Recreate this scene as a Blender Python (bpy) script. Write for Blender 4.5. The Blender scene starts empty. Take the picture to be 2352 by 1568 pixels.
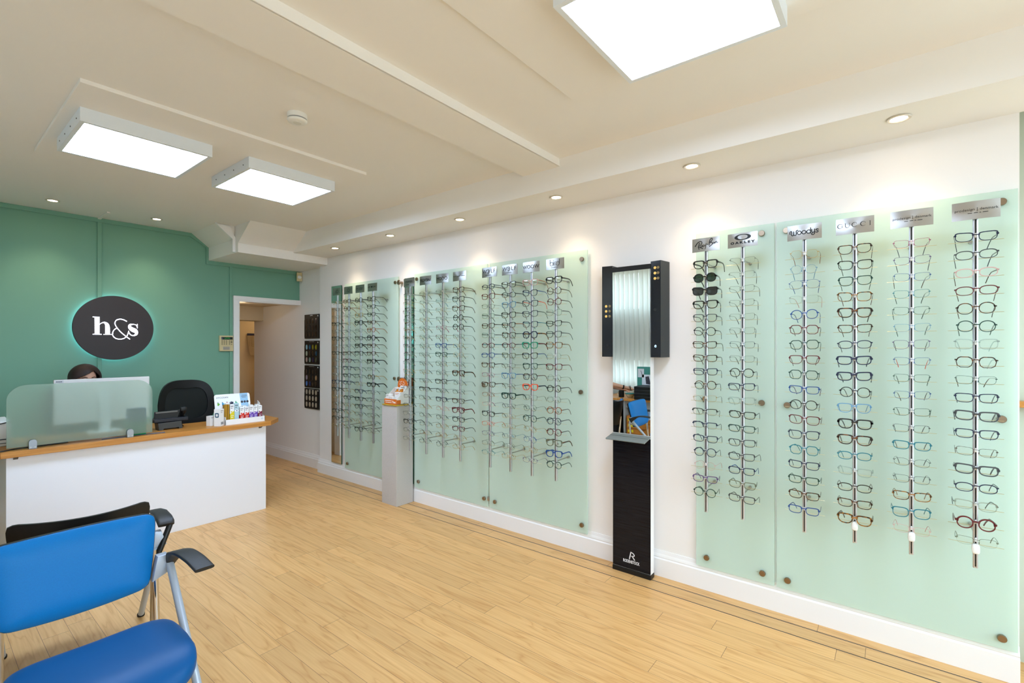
import bpy, bmesh, math, random
from mathutils import Vector, Matrix
random.seed(7)
SC = bpy.context.scene
COL = SC.collection
R = math.radians

# ------------------------------------------------------------------ materials
def lin(c):
    return tuple(((v/255)/12.92 if v/255 <= .04045 else ((v/255+.055)/1.055)**2.4) for v in c)
MATS = {}
def mat(name, rgb=(200, 200, 200), rough=.5, metal=0., spec=.5, emit=None, estr=0., coat=0., trans=0., ior=1.45, noise=0., nscale=20., bump=0., bscale=200., sheen=0., aniso=0.):
    if name in MATS: return MATS[name]
    m = bpy.data.materials.new(name); m.use_nodes = True
    nt = m.node_tree; b = nt.nodes['Principled BSDF']
    c = lin(rgb)
    b.inputs['Base Color'].default_value = (*c, 1)
    b.inputs['Roughness'].default_value = rough
    b.inputs['Metallic'].default_value = metal
    b.inputs['Specular IOR Level'].default_value = spec
    b.inputs['Coat Weight'].default_value = coat
    b.inputs['Transmission Weight'].default_value = trans
    b.inputs['IOR'].default_value = ior
    b.inputs['Sheen Weight'].default_value = sheen
    b.inputs['Anisotropic'].default_value = aniso
    if emit:
        b.inputs['Emission Color'].default_value = (*lin(emit), 1); b.inputs['Emission Strength'].default_value = estr
    if noise or bump:
        tc = nt.nodes.new('ShaderNodeTexCoord')
    if noise:
        n = nt.nodes.new('ShaderNodeTexNoise'); n.inputs['Scale'].default_value = nscale; n.inputs['Detail'].default_value = 4
        nt.links.new(tc.outputs['Object'], n.inputs['Vector'])
        r = nt.nodes.new('ShaderNodeValToRGB')
        r.color_ramp.elements[0].color = (*[max(0, v*(1-noise)) for v in c], 1); r.color_ramp.elements[1].color = (*[min(1, v*(1+noise)) for v in c], 1)
        r.color_ramp.elements[0].position = .3; r.color_ramp.elements[1].position = .7
        nt.links.new(n.outputs['Fac'], r.inputs['Fac']); nt.links.new(r.outputs['Color'], b.inputs['Base Color'])
    if bump:
        n = nt.nodes.new('ShaderNodeTexNoise'); n.inputs['Scale'].default_value = bscale; n.inputs['Detail'].default_value = 3
        nt.links.new(tc.outputs['Object'], n.inputs['Vector'])
        bp = nt.nodes.new('ShaderNodeBump'); bp.inputs['Strength'].default_value = bump; bp.inputs['Distance'].default_value = .002
        nt.links.new(n.outputs['Fac'], bp.inputs['Height']); nt.links.new(bp.outputs['Normal'], b.inputs['Normal'])
    MATS[name] = m
    return m

def thin_glass(name, tint=(255, 255, 255), refl=.05, edge=.35, rough=0.):
    m = bpy.data.materials.new(name); m.use_nodes = True; nt = m.node_tree; nt.nodes.clear()
    out = nt.nodes.new('ShaderNodeOutputMaterial'); mx = nt.nodes.new('ShaderNodeMixShader')
    tr = nt.nodes.new('ShaderNodeBsdfTransparent'); tr.inputs['Color'].default_value = (*lin(tint), 1)
    gl = nt.nodes.new('ShaderNodeBsdfGlossy'); gl.inputs['Roughness'].default_value = rough
    lw = nt.nodes.new('ShaderNodeLayerWeight'); lw.inputs['Blend'].default_value = .3
    p = nt.nodes.new('ShaderNodeMath'); p.operation = 'POWER'; p.inputs[1].default_value = 3
    a = nt.nodes.new('ShaderNodeMath'); a.operation = 'MULTIPLY_ADD'; a.inputs[1].default_value = edge; a.inputs[2].default_value = refl
    nt.links.new(lw.outputs['Facing'], p.inputs[0]); nt.links.new(p.outputs[0], a.inputs[0]); nt.links.new(a.outputs[0], mx.inputs['Fac'])
    nt.links.new(tr.outputs[0], mx.inputs[1]); nt.links.new(gl.outputs[0], mx.inputs[2]); nt.links.new(mx.outputs[0], out.inputs['Surface'])
    MATS[name] = m
    return m

def tortoise(name, dark, light, scale=90., thr=.5):
    m = mat(name, dark, .25, coat=.3); nt = m.node_tree; b = nt.nodes['Principled BSDF']
    tc = nt.nodes.new('ShaderNodeTexCoord'); n = nt.nodes.new('ShaderNodeTexNoise'); n.inputs['Scale'].default_value = scale; n.inputs['Detail'].default_value = 2
    r = nt.nodes.new('ShaderNodeValToRGB'); r.color_ramp.elements[0].position = thr-.08; r.color_ramp.elements[1].position = thr+.1
    r.color_ramp.elements[0].color = (*lin(dark), 1); r.color_ramp.elements[1].color = (*lin(light), 1)
    nt.links.new(tc.outputs['Object'], n.inputs['Vector']); nt.links.new(n.outputs['Fac'], r.inputs['Fac']); nt.links.new(r.outputs['Color'], b.inputs['Base Color'])
    return m

def wood(name, c1, c2, scale=(1., 14., 14.), rough=.4):
    m = mat(name, c1, rough); nt = m.node_tree; b = nt.nodes['Principled BSDF']
    tc = nt.nodes.new('ShaderNodeTexCoord'); mp = nt.nodes.new('ShaderNodeMapping'); mp.inputs['Scale'].default_value = scale
    n = nt.nodes.new('ShaderNodeTexNoise'); n.inputs['Scale'].default_value = 2.5; n.inputs['Detail'].default_value = 6; n.inputs['Distortion'].default_value = .6
    r = nt.nodes.new('ShaderNodeValToRGB'); r.color_ramp.elements[0].position = .3; r.color_ramp.elements[1].position = .72
    r.color_ramp.elements[0].color = (*lin(c1), 1); r.color_ramp.elements[1].color = (*lin(c2), 1)
    nt.links.new(tc.outputs['Object'], mp.inputs['Vector']); nt.links.new(mp.outputs[0], n.inputs['Vector'])
    nt.links.new(n.outputs['Fac'], r.inputs['Fac']); nt.links.new(r.outputs['Color'], b.inputs['Base Color'])
    return m

def floor_material():
    m = mat('oak_planks', (200, 160, 105), .36, spec=.45); nt = m.node_tree; b = nt.nodes['Principled BSDF']; L = nt.links.new
    N = nt.nodes.new
    def M(op, a=None, bb=None, c=None):
        n = N('ShaderNodeMath'); n.operation = op
        for i, v in enumerate((a, bb, c)):
            if v is None: continue
            if isinstance(v, (int, float)): n.inputs[i].default_value = v
            else: L(v, n.inputs[i])
        return n.outputs[0]
    geo = N('ShaderNodeNewGeometry'); sep = N('ShaderNodeSeparateXYZ'); L(geo.outputs['Position'], sep.inputs[0])
    x, y = sep.outputs['X'], sep.outputs['Y']
    # inside the hall border strips the boards are a little wider
    u = M('DIVIDE', M('SUBTRACT', x, 2.868), .106)
    row = M('FLOOR', u)
    wn = N('ShaderNodeTexWhiteNoise'); wn.noise_dimensions = '1D'; L(row, wn.inputs['W'])
    v = M('ADD', M('DIVIDE', y, 1.22), M('MULTIPLY', wn.outputs['Value'], 5.))
    brd = M('FLOOR', v)
    fu, fv = M('FRACT', u), M('FRACT', v)
    seam_u = M('LESS_THAN', M('MINIMUM', fu, M('SUBTRACT', 1., fu)), .009)
    seam_v = M('LESS_THAN', M('MINIMUM', fv, M('SUBTRACT', 1., fv)), .0010)
    seam = M('MAXIMUM', seam_u, seam_v)
    cmb = N('ShaderNodeCombineXYZ'); L(row, cmb.inputs[0]); L(brd, cmb.inputs[1])
    w2 = N('ShaderNodeTexWhiteNoise'); w2.noise_dimensions = '3D'; L(cmb.outputs[0], w2.inputs['Vector'])
    off = N('ShaderNodeVectorMath'); off.operation = 'SCALE'; off.inputs['Scale'].default_value = 37.; L(w2.outputs['Color'], off.inputs[0])
    st = N('ShaderNodeCombineXYZ'); L(M('MULTIPLY', x, 11.), st.inputs[0]); L(M('MULTIPLY', y, 1.15), st.inputs[1])
    pv = N('ShaderNodeVectorMath'); pv.operation = 'ADD'; L(st.outputs[0], pv.inputs[0]); L(off.outputs[0], pv.inputs[1])
    n1 = N('ShaderNodeTexNoise'); n1.inputs['Scale'].default_value = 1.1; n1.inputs['Detail'].default_value = 2; n1.inputs['Distortion'].default_value = .5; L(pv.outputs[0], n1.inputs['Vector'])
    # growth-ring figure: contour lines of the slow noise
    ring = M('PINGPONG', M('MULTIPLY', n1.outputs['Fac'], 11.), 1.)
    st2 = N('ShaderNodeCombineXYZ'); L(M('MULTIPLY', x, 95.), st2.inputs[0]); L(M('MULTIPLY', y, 3.), st2.inputs[1])
    n2 = N('ShaderNodeTexNoise'); n2.inputs['Scale'].default_value = 1.; n2.inputs['Detail'].default_value = 4; L(st2.outputs[0], n2.inputs['Vector'])
    f = M('ADD', M('MULTIPLY', M('POWER', ring, 4.), .26), M('MULTIPLY', n2.outputs['Fac'], .62))
    r = N('ShaderNodeValToRGB'); r.color_ramp.elements[0].position = .15; r.color_ramp.elements[1].position = .8
    r.color_ramp.elements[0].color = (*lin((224, 180, 120)), 1); r.color_ramp.elements[1].color = (*lin((187, 133, 72)), 1)
    L(f, r.inputs['Fac'])
    hsv = N('ShaderNodeHueSaturation'); L(r.outputs['Color'], hsv.inputs['Color']); L(M('MULTIPLY_ADD', w2.outputs['Value'], .14, .93), hsv.inputs['Value'])
    mx = N('ShaderNodeMix'); mx.data_type = 'RGBA'; mx.inputs[7].default_value = (*lin((96, 70, 42)), 1)
    L(M('MULTIPLY', seam, .75), mx.inputs[0]); L(hsv.outputs['Color'], mx.inputs[6])
    # two black inlay lines of the border
    d1 = M('LESS_THAN', M('ABSOLUTE', M('SUBTRACT', x, 2.868)), .0036)
    d2 = M('LESS_THAN', M('ABSOLUTE', M('SUBTRACT', x, 2.982)), .0036)
    dd = M('MULTIPLY', M('MAXIMUM', d1, d2), M('LESS_THAN', y, 5.84))
    mx2 = N('ShaderNodeMix'); mx2.data_type = 'RGBA'; mx2.inputs[7].default_value = (*lin((24, 22, 20)), 1)
    L(dd, mx2.inputs[0]); L(mx.outputs[2], mx2.inputs[6])
    L(mx2.outputs[2], b.inputs['Base Color'])
    bp = N('ShaderNodeBump'); bp.inputs['Strength'].default_value = .12; bp.inputs['Distance'].default_value = .001; L(M('SUBTRACT', M('MULTIPLY', n2.outputs['Fac'], .3), seam), bp.inputs['Height']); L(bp.outputs['Normal'], b.inputs['Normal'])
    return m

def frosted(name, rgb, mixd=.55, rough=.5, tl=.35, clear=False):
    """satin glass: part diffuse/translucent scatter, part rough see-through"""
    m = bpy.data.materials.new(name); m.use_nodes = True; nt = m.node_tree; nt.nodes.clear(); L = nt.links.new
    out = nt.nodes.new('ShaderNodeOutputMaterial'); mx = nt.nodes.new('ShaderNodeMixShader'); mx.inputs[0].default_value = mixd
    g = nt.nodes.new('ShaderNodeBsdfPrincipled'); g.inputs['Base Color'].default_value = (*lin(tuple(min(255, v+40) for v in rgb)), 1); g.inputs['Transmission Weight'].default_value = 1; g.inputs['Roughness'].default_value = rough; g.inputs['IOR'].default_value = 1.15
    d = nt.nodes.new('ShaderNodeBsdfPrincipled'); d.inputs['Base Color'].default_value = (*lin(rgb), 1); d.inputs['Roughness'].default_value = .35; d.inputs['Specular IOR Level'].default_value = .4
    tp = nt.nodes.new('ShaderNodeBsdfTransparent'); tp.inputs['Color'].default_value = (*lin(rgb), 1)
    t = nt.nodes.new('ShaderNodeBsdfTranslucent'); t.inputs['Color'].default_value = (*lin(rgb), 1)
    m2 = nt.nodes.new('ShaderNodeMixShader'); m2.inputs[0].default_value = tl
    L(d.outputs[0], m2.inputs[1]); L(t.outputs[0], m2.inputs[2])
    L((tp.outputs[0] if clear else g.outputs[0]), mx.inputs[1]); L(m2.outputs[0], mx.inputs[2]); L(mx.outputs[0], out.inputs['Surface'])
    MATS[name] = m
    return m

# ------------------------------------------------------------------ mesh helpers
def NB(): return bmesh.new()
def box(bm, lo, hi, bev=0., seg=2):
    vs = [bm.verts.new((x, y, z)) for x in (lo[0], hi[0]) for y in (lo[1], hi[1]) for z in (lo[2], hi[2])]
    fs = [bm.faces.new([vs[i] for i in q]) for q in ((0, 1, 3, 2), (4, 6, 7, 5), (0, 4, 5, 1), (2, 3, 7, 6), (0, 2, 6, 4), (1, 5, 7, 3))]
    if bev > 0:
        es = list({e for f in fs for e in f.edges})
        bmesh.ops.bevel(bm, geom=es, offset=bev, segments=seg, affect='EDGES', profile=.5)
    return vs
def prism(bm, poly, z0, z1, bev=0., mapf=None):
    """polygon (x, y) list extruded from z0 to z1; mapf turns (x, y, z) into the local frame"""
    f = mapf or (lambda x, y, z: (x, y, z))
    a = [bm.verts.new(f(x, y, z0)) for x, y in poly]; b = [bm.verts.new(f(x, y, z1)) for x, y in poly]
    n = len(poly)
    fs = [bm.faces.new(a[::-1]), bm.faces.new(b)] + [bm.faces.new((a[i], a[(i+1) % n], b[(i+1) % n], b[i])) for i in range(n)]
    if bev > 0:
        es = list({e for q in fs[:2] for e in q.edges})
        bmesh.ops.bevel(bm, geom=es, offset=bev, segments=2, affect='EDGES', profile=.5)
    return fs
def frame_dirs(pts):
    P = [Vector(p) for p in pts]; n = len(P); T = []
    for i in range(n):
        t = (P[min(i+1, n-1)]-P[max(i-1, 0)]); T.append(t.normalized() if t.length > 0 else Vector((0, 0, 1)))
    up = Vector((0, 0, 1)) if abs(T[0].z) < .9 else Vector((1, 0, 0))
    N = (up - T[0]*up.dot(T[0])).normalized(); out = []
    for i in range(n):
        N = (N - T[i]*N.dot(T[i])); N = N.normalized() if N.length > 1e-8 else Vector((1, 0, 0))
        out.append((P[i], N.copy(), T[i].cross(N)))
    return out
def tube(bm, pts, rad, n=10, cap=True, flat=1.):
    fr = frame_dirs(pts); rings = []
    for i, (p, a, b) in enumerate(fr):
        r = rad[i] if isinstance(rad, (list, tuple)) else rad
        rings.append([bm.verts.new(p + a*(r*math.cos(2*math.pi*k/n)) + b*(r*flat*math.sin(2*math.pi*k/n))) for k in range(n)])
    for i in range(len(rings)-1):
        for k in range(n):
            bm.faces.new((rings[i][k], rings[i][(k+1) % n], rings[i+1][(k+1) % n], rings[i+1][k]))
    if cap:
        bm.faces.new(rings[0][::-1]); bm.faces.new(rings[-1])
def cyl(bm, p0, p1, r0, r1=None, n=20): tube(bm, [p0, p1], [r0, r0 if r1 is None else r1], n)
def lathe(bm, prof, n=32, c=(0, 0, 0), axis='z'):
    """profile (radius, height) turned about an axis through c"""
    rings = []
    for r, h in prof:
        ring = []
        for k in range(n):
            a = 2*math.pi*k/n; u, v = r*math.cos(a), r*math.sin(a)
            q = (u, v, h) if axis == 'z' else ((h, u, v) if axis == 'x' else (u, h, v))
            ring.append(bm.verts.new((c[0]+q[0], c[1]+q[1], c[2]+q[2])))
        rings.append(ring)
    for i in range(len(rings)-1):
        for k in range(n):
            bm.faces.new((rings[i][k], rings[i][(k+1) % n], rings[i+1][(k+1) % n], rings[i+1][k]))
    bm.faces.new(rings[0][::-1]); bm.faces.new(rings[-1])
def ellipsoid(bm, c, r, nu=20, nv=12, rot=None):
    res = bmesh.ops.create_uvsphere(bm, u_segments=nu, v_segments=nv, radius=1)
    for v in res['verts']:
        q = Vector((v.co.x*r[0], v.co.y*r[1], v.co.z*r[2]))
        if rot is not None: q = rot @ q
        v.co = q + Vector(c)
def spow(v, e): return math.copysign(abs(v)**e, v)
def superell(bm, c, r, e1=.4, e2=.4, nu=40, nv=20, warp=None):
    """superellipsoid: a rounded cushion"""
    rings = []
    for j in range(1, nv):
        ph = -math.pi/2+math.pi*j/nv; ring = []
        for i in range(nu):
            th = 2*math.pi*i/nu
            q = Vector((r[0]*spow(math.cos(ph), e1)*spow(math.cos(th), e2), r[1]*spow(math.cos(ph), e1)*spow(math.sin(th), e2), r[2]*spow(math.sin(ph), e1)))
            if warp: q = Vector(warp(*q))
            ring.append(bm.verts.new(q+Vector(c)))
        rings.append(ring)
    for j in range(len(rings)-1):
        for i in range(nu):
            bm.faces.new((rings[j][i], rings[j][(i+1) % nu], rings[j+1][(i+1) % nu], rings[j+1][i]))
    bm.faces.new(rings[0][::-1]); bm.faces.new(rings[-1])
def catmull(pts, n=8):
    P = [Vector((*p, 0)) if len(p) == 2 else Vector(p) for p in pts]; out = []
    for i in range(len(P)-1):
        p0, p1, p2, p3 = P[max(i-1, 0)], P[i], P[i+1], P[min(i+2, len(P)-1)]
        for k in range(n):
            t = k/n
            out.append(.5*((2*p1)+(p2-p0)*t+(2*p0-5*p1+4*p2-p3)*t*t+(3*p1-p0-3*p2+p3)*t**3))
    out.append(P[-1]); return out
def stroke(bm, pts, w, z0=0., z1=.0008, n=8, smooth=True, rnd=True):
    """flat pen stroke along pts (x, y), width w or list of widths, extruded z0..z1"""
    ws = w if isinstance(w, (list, tuple)) else [w]*len(pts)
    if smooth and len(pts) > 2:
        C = catmull(pts, n); W = [q.x for q in catmull([(a, 0.) for a in ws], n)]
    else:
        C = [Vector((*p, 0)) for p in pts]; W = list(ws)
    Lf, Rt = [], []
    for i, p in enumerate(C):
        t = C[min(i+1, len(C)-1)]-C[max(i-1, 0)]
        t = t.normalized() if t.length else Vector((1, 0, 0)); nn = Vector((-t.y, t.x, 0))
        Lf.append(p+nn*W[i]/2); Rt.append(p-nn*W[i]/2)
    def V(p, z): return bm.verts.new((p.x, p.y, z))
    l1 = [V(p, z1) for p in Lf]; r1 = [V(p, z1) for p in Rt]
    l0 = [V(p, z0) for p in Lf]; r0 = [V(p, z0) for p in Rt]
    for i in range(len(C)-1):
        bm.faces.new((r1[i], r1[i+1], l1[i+1], l1[i]))
        bm.faces.new((l1[i], l1[i+1], l0[i+1], l0[i])); bm.faces.new((r0[i], r0[i+1], r1[i+1], r1[i]))
    for i in (0, len(C)-1): bm.faces.new((r0[i], r1[i], l1[i], l0[i]))
    if rnd:
        for i in (0, len(C)-1):
            disc(bm, C[i].x, C[i].y, W[i]/2, z0, z1, 10)
def disc(bm, x, y, r, z0, z1, n=20, ry=None):
    prism(bm, [(x+r*math.cos(2*math.pi*k/n), y+(ry or r)*math.sin(2*math.pi*k/n)) for k in range(n)], z0, z1)
def ring2d(bm, outer, inner, z0, z1):
    n = len(outer)
    V = lambda p, z: bm.verts.new((p[0], p[1], z))
    o1, i1, o0, i0 = [V(p, z1) for p in outer], [V(p, z1) for p in inner], [V(p, z0) for p in outer], [V(p, z0) for p in inner]
    for k in range(n):
        j = (k+1) % n
        bm.faces.new((o1[k], o1[j], i1[j], i1[k])); bm.faces.new((o0[j], o0[k], i0[k], i0[j]))
        bm.faces.new((o0[k], o0[j], o1[j], o1[k])); bm.faces.new((i0[j], i0[k], i1[k], i1[j]))
def text_into(bm, s, size, x=0., y=0., z=0., ext=.0005, sx=1., align='CENTER', spacing=1., bold=0.):
    cu = bpy.data.curves.new('lettering', 'FONT'); cu.body = s; cu.size = size; cu.align_x = align; cu.align_y = 'CENTER'; cu.extrude = ext; cu.space_character = spacing; cu.offset = bold; cu.resolution_u = 3
    o = bpy.data.objects.new('lettering', cu); COL.objects.link(o)
    dg = bpy.context.evaluated_depsgraph_get(); dg.update()
    me = bpy.data.meshes.new_from_object(o.evaluated_get(dg))
    me.transform(Matrix.Translation((x, y, z)) @ Matrix.Diagonal((sx, 1, 1, 1)))
    bm.from_mesh(me)
    bpy.data.objects.remove(o); bpy.data.curves.remove(cu); bpy.data.meshes.remove(me)

def mesh_of(name, bm, smooth=None, recalc=True):
    if recalc: bmesh.ops.recalc_face_normals(bm, faces=bm.faces[:])
    me = bpy.data.meshes.new(name); bm.to_mesh(me); bm.free()
    if smooth is not None:
        me.polygons.foreach_set('use_smooth', [True]*len(me.polygons)); me.set_sharp_from_angle(angle=R(smooth))
    return me
def obj(name, bm, m=None, parent=None, smooth=None, recalc=True):
    me = bm if isinstance(bm, bpy.types.Mesh) else mesh_of(name, bm, smooth, recalc)
    o = bpy.data.objects.new(name, me); COL.objects.link(o)
    if m is not None:
        if len(me.materials) == 0: me.materials.append(m)
        elif me.materials[0] is not m:
            o.material_slots[0].link = 'OBJECT'; o.material_slots[0].material = m
    if parent is not None: o.parent = parent
    return o
def tag(o, label, cat, group=None):
    o['label'] = label; o['category'] = cat
    if group: o['group'] = group
    return o
def thing(name, label, cat, loc=(0, 0, 0), rot=None, group=None):
    o = bpy.data.objects.new(name, None); COL.objects.link(o); o.empty_display_size = .05
    M = Matrix.Translation(loc)
    if rot is not None: M = M @ (rot.to_4x4() if isinstance(rot, Matrix) else Matrix.Rotation(rot, 4, 'Z'))
    o.matrix_world = M
    return tag(o, label, cat, group)
def struct(name, bm, m, smooth=None):
    o = obj(name, bm, m, None, smooth); o['kind'] = 'structure'; return o
# frames for things on walls: local x = to the viewer's right, y = up, z = out of the wall
FR = Matrix(((0, 0, -1), (-1, 0, 0), (0, 1, 0)))      # right wall, facing -X
FB = Matrix(((1, 0, 0), (0, 0, -1), (0, 1, 0)))       # back wall, facing -Y

# ------------------------------------------------------------------ palette of surfaces
white_paint = mat('white_wall_paint', (240, 237, 234), .7, spec=.25)
ceil_paint = mat('ceiling_paint', (240, 237, 232), .75, spec=.2)
trim_paint = mat('white_gloss_paint', (240, 239, 238), .35)
green_paint = mat('sage_green_paint', (118, 166, 144), .55, spec=.3, bump=.05, bscale=350)
hall_paint = mat('hall_cream_paint', (205, 188, 160), .7)
back_paint = mat('hall_yellow_paint', (206, 186, 148), .7)
laminate = mat('white_laminate', (232, 232, 236), .4)
oak = wood('oak_worktop', (200, 140, 66), (176, 112, 42), (1.2, 22, 22), .38)
mirror = mat('mirror_silver', (235, 240, 238), .0, 1.)
steel = mat('brushed_steel', (178, 176, 172), .3, 1., aniso=.6)
chrome = mat('chrome', (210, 210, 212), .08, 1.)
alu = mat('satin_aluminium', (205, 208, 214), .32, .85)
silver_paint = mat('silver_grey_paint', (176, 186, 200), .35, .25)
bronze = mat('aged_nickel', (150, 132, 112), .3, 1.)
black_plastic = mat('black_plastic', (11, 11, 12), .45)
black_gloss = mat('black_glass', (6, 7, 11), .06, coat=.5)
black_paint = mat('black_print', (14, 14, 15), .5)
dark_grey = mat('dark_grey_plastic', (52, 54, 52), .5, bump=.1, bscale=900)
white_plastic = mat('white_plastic', (232, 232, 228), .4)
card_white = mat('white_card', (238, 237, 234), .6)
lens_m = thin_glass('clear_lens', (250, 252, 250), .06, .3)
pane_m = thin_glass('window_pane', (248, 252, 252), .04, .3)
panel_glass = frosted('frosted_green_glass', (232, 246, 238), .64, .4, .25, True)
screen_glass = frosted('frosted_screen_glass', (200, 222, 204), .34, .27)
DAY, PANEL, EXPO = 4.6, 17.0, 0.78
# ------------------------------------------------------------------ the setting
H = 2.738                     # main ceiling height
XR, XN = 3.08, 3.15           # right wall face, recessed wall face by the doorway
YG = 6.0                      # green wall face
def boxes(name, m, lst, bev=0):
    bm = NB()
    for lo, hi in lst: box(bm, lo, hi, bev)
    return struct(name, bm, m)
boxes('floor', floor_material(), [((-1.2, -2.0, -.1), (4.6, 8.2, 0))])
boxes('ceiling', ceil_paint, [((-1.2, -2.0, H), (3.6, 6.1, H+.1))])
boxes('wall_right', white_paint, [((XR, -.44, 0), (3.45, 5.384, H))])
boxes('wall_recess', white_paint, [((XN, 5.384, 0), (3.45, 7.298, H))])
boxes('wall_back', green_paint, [((-1.2, YG, 0), (2.375, YG+.1, H)), ((2.375, YG, 2.06), (XN, YG+.1, H))])
WY0, WY1, WZ0, WZ1 = 1.75, 4.25, .88, 2.62
boxes('wall_left', white_paint, [((-1.2, -2.0, 0), (-1.0, 6.0, WZ0)), ((-1.2, -2.0, WZ1), (-1.0, 6.0, H)), ((-1.2, -2.0, WZ0), (-1.0, WY0, WZ1)), ((-1.2, WY1, WZ0), (-1.0, 6.0, WZ1))])
FX0, FX1, FZ0, FZ1 = -.75, 2.95, .4, 2.58
boxes('wall_front', white_paint, [((-1.0, -2.0, 0), (3.6, -1.8, FZ0)), ((-1.0, -2.0, FZ1), (3.6, -1.8, H)), ((-1.0, -2.0, FZ0), (FX0, -1.8, FZ1)), ((FX1, -2.0, FZ0), (3.6, -1.8, FZ1))])
BY0, BY1, BZ0, BZ1 = -1.55, -.5, 1.24, 2.22
bay_paint = mat('pale_green_grey_paint', (188, 196, 178), .7)
boxes('wall_bay', bay_paint, [((3.3, -1.8, 0), (3.45, -.44, BZ0)), ((3.3, -1.8, BZ1), (3.45, -.44, H)), ((3.3, -1.8, BZ0), (3.45, BY0, BZ1)), ((3.3, BY1, BZ0), (3.45, -.44, BZ1))])
# hall beyond the doorway
boxes('wall_hall_left', hall_paint, [((2.2, 6.1, 0), (2.33, 8.0, 2.4))])
boxes('wall_hall_far', back_paint, [((2.33, 7.95, 0), (4.6, 8.1, 2.4)), ((4.45, 7.3, 0), (4.6, 7.95, 2.4)), ((3.45, 7.2, 0), (4.6, 7.3, 2.4))])
boxes('ceiling_hall', hall_paint, [((2.2, 6.1, 2.062), (3.45, 7.298, 2.2)), ((2.2, 7.298, 2.3), (4.6, 8.1, 2.4)), ((2.2, 7.25, 2.062), (4.6, 7.3, 2.4))])
boxes('beam_hall_lintel', hall_paint, [((2.33, 7.012, 1.868), (XN, 7.298, 2.07))])
# ceiling beam, bulkheads, raised boards
bm = NB(); box(bm, (-1.0, 1.722, 2.686), (2.672, 2.02, H)); box(bm, (-1.0, 1.716, 2.686), (2.672, 1.724, 2.694)); struct('beam_ceiling', bm, ceil_paint)
boxes('ceiling_bulkhead', ceil_paint, [((2.672, -1.8, 2.543), (XR, 5.24, H))])
bm = NB()
prism(bm, [(6.0, 2.462), (5.222, 2.462), (5.222, 2.556), (4.94, H), (6.0, H)], 2.095, XN, mapf=lambda y, z, x: (x, y, z))
prism(bm, [(2.097, 2.602), (1.925, H), (2.097, H)], 5.31, 6.0, mapf=lambda x, z, y: (x, y, z))
struct('ceiling_bulkhead_doorway', bm, ceil_paint)
bm = NB()   # moulded strip on the notch of the bulkhead
prism(bm, [(1.925, H), (1.925, H-.012), (2.045, H-.012), (2.095, 2.62), (2.095, 2.47), (2.07, 2.47), (2.07, 2.60), (1.94, H-.03), (1.91, H)], 5.285, 5.312, mapf=lambda x, z, y: (x, y, z))
struct('trim_bulkhead', bm, trim_paint)
boxes('ceiling_board_rear', ceil_paint, [((.495, 2.93, 2.718), (2.03, 4.2, H))], .002)
boxes('ceiling_board_front', ceil_paint, [((.55, -.05, 2.72), (2.044, 1.245, H))], .002)
# green battens on the feature wall
bm = NB()
box(bm, (-1.0, 5.985, H-.04), (1.92, YG, H), .003)
prism(bm, [(1.92, H), (1.92, H-.042), (2.072, 2.605), (2.072, 2.42), (XN, 2.42), (XN, 2.462), (2.105, 2.462), (2.105, 2.602), (1.935, H)], 5.985, YG, mapf=lambda x, z, y: (x, y, z))
box(bm, (1.138, 5.984, .1), (1.172, YG, H-.04), .003)
box(bm, (2.312, 5.984, .1), (2.345, YG, 2.42), .003)
struct('trim_battens', bm, green_paint)
bm = NB(); box(bm, (1.14, 5.64, H-.012), (1.165, 5.985, H), .002); struct('trim_conduit', bm, ceil_paint)
SK = [(0, 0), (.02, 0), (.02, .112), (.014, .12), (.016, .126), (.013, .136), (.009, .145), (.007, .155), (.005, .165), (0, .165)]
def skirt(name, run):
    bm = NB()
    for kind, a, b, c in run:
        if kind == 'x+': prism(bm, SK, a, b, mapf=lambda d, z, t: (c-d, t, z))      # on a wall facing -X
        if kind == 'y+': prism(bm, SK, a, b, mapf=lambda d, z, t: (t, c-d, z))      # on a wall facing -Y
        if kind == 'x-': prism(bm, SK, a, b, mapf=lambda d, z, t: (c+d, t, z))
    return struct(name, bm, trim_paint)
skirt('baseboard_right', [('x+', -.44, 5.404, XR), ])
skirt('baseboard_recess', [('x+', 5.384, 7.298, XN)])
skirt('baseboard_back', [('y+', -1.0, 2.345, YG)])
skirt('baseboard_hall', [('y+', 2.33, 4.45, 7.95)])
# doorway casing
bm = NB()
box(bm, (2.347, 5.962, 0), (2.40, 6.0, 2.0455), .004); box(bm, (2.39, 5.968, 0), (2.414, 6.1, 2.04), .004)
box(bm, (2.347, 5.962, 2.045), (XN, 6.0, 2.092), .004); box(bm, (2.39, 5.968, 2.03), (XN, 6.1, 2.055), .004)
struct('door_1', bm, trim_paint)
# windows
def window(name, plane, c, a0, a1, z0, z1, mull):
    f, g = NB(), NB()
    P = (lambda d0, a, z0_, d1, b, z1_: ((c+d0, a, z0_), (c+d1, b, z1_))) if plane == 'x' else (lambda d0, a, z0_, d1, b, z1_: ((a, c+d0, z0_), (b, c+d1, z1_)))
    t = .05
    for a, b, u, v in [(a0, a1, z0, z0+t), (a0, a1, z1-t, z1), (a0, a0+t, z0+t, z1-t), (a1-t, a1, z0+t, z1-t)] + [(m-t/2, m+t/2, z0+t, z1-t) for m in mull]:
        box(f, *P(-.03, a, u, .03, b, v))
    box(g, *P(-.004, a0+t, z0+t, .004, a1-t, z1-t))
    o = struct(name, f, trim_paint); gp = obj('glass_pane', g, pane_m, o)
    return o
w1 = window('window_1', 'x', -1.1, WY0, WY1, WZ0, WZ1, [3.0])
bm = NB(); box(bm, (-1.112, WY0+.05, 1.22), (-1.106, WY1-.05, 2.02)); band = obj('vinyl_band', bm, frosted('window_vinyl', (168, 166, 152), .9, .5), w1); band['label'] = 'grey-green privacy vinyl band'
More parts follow.
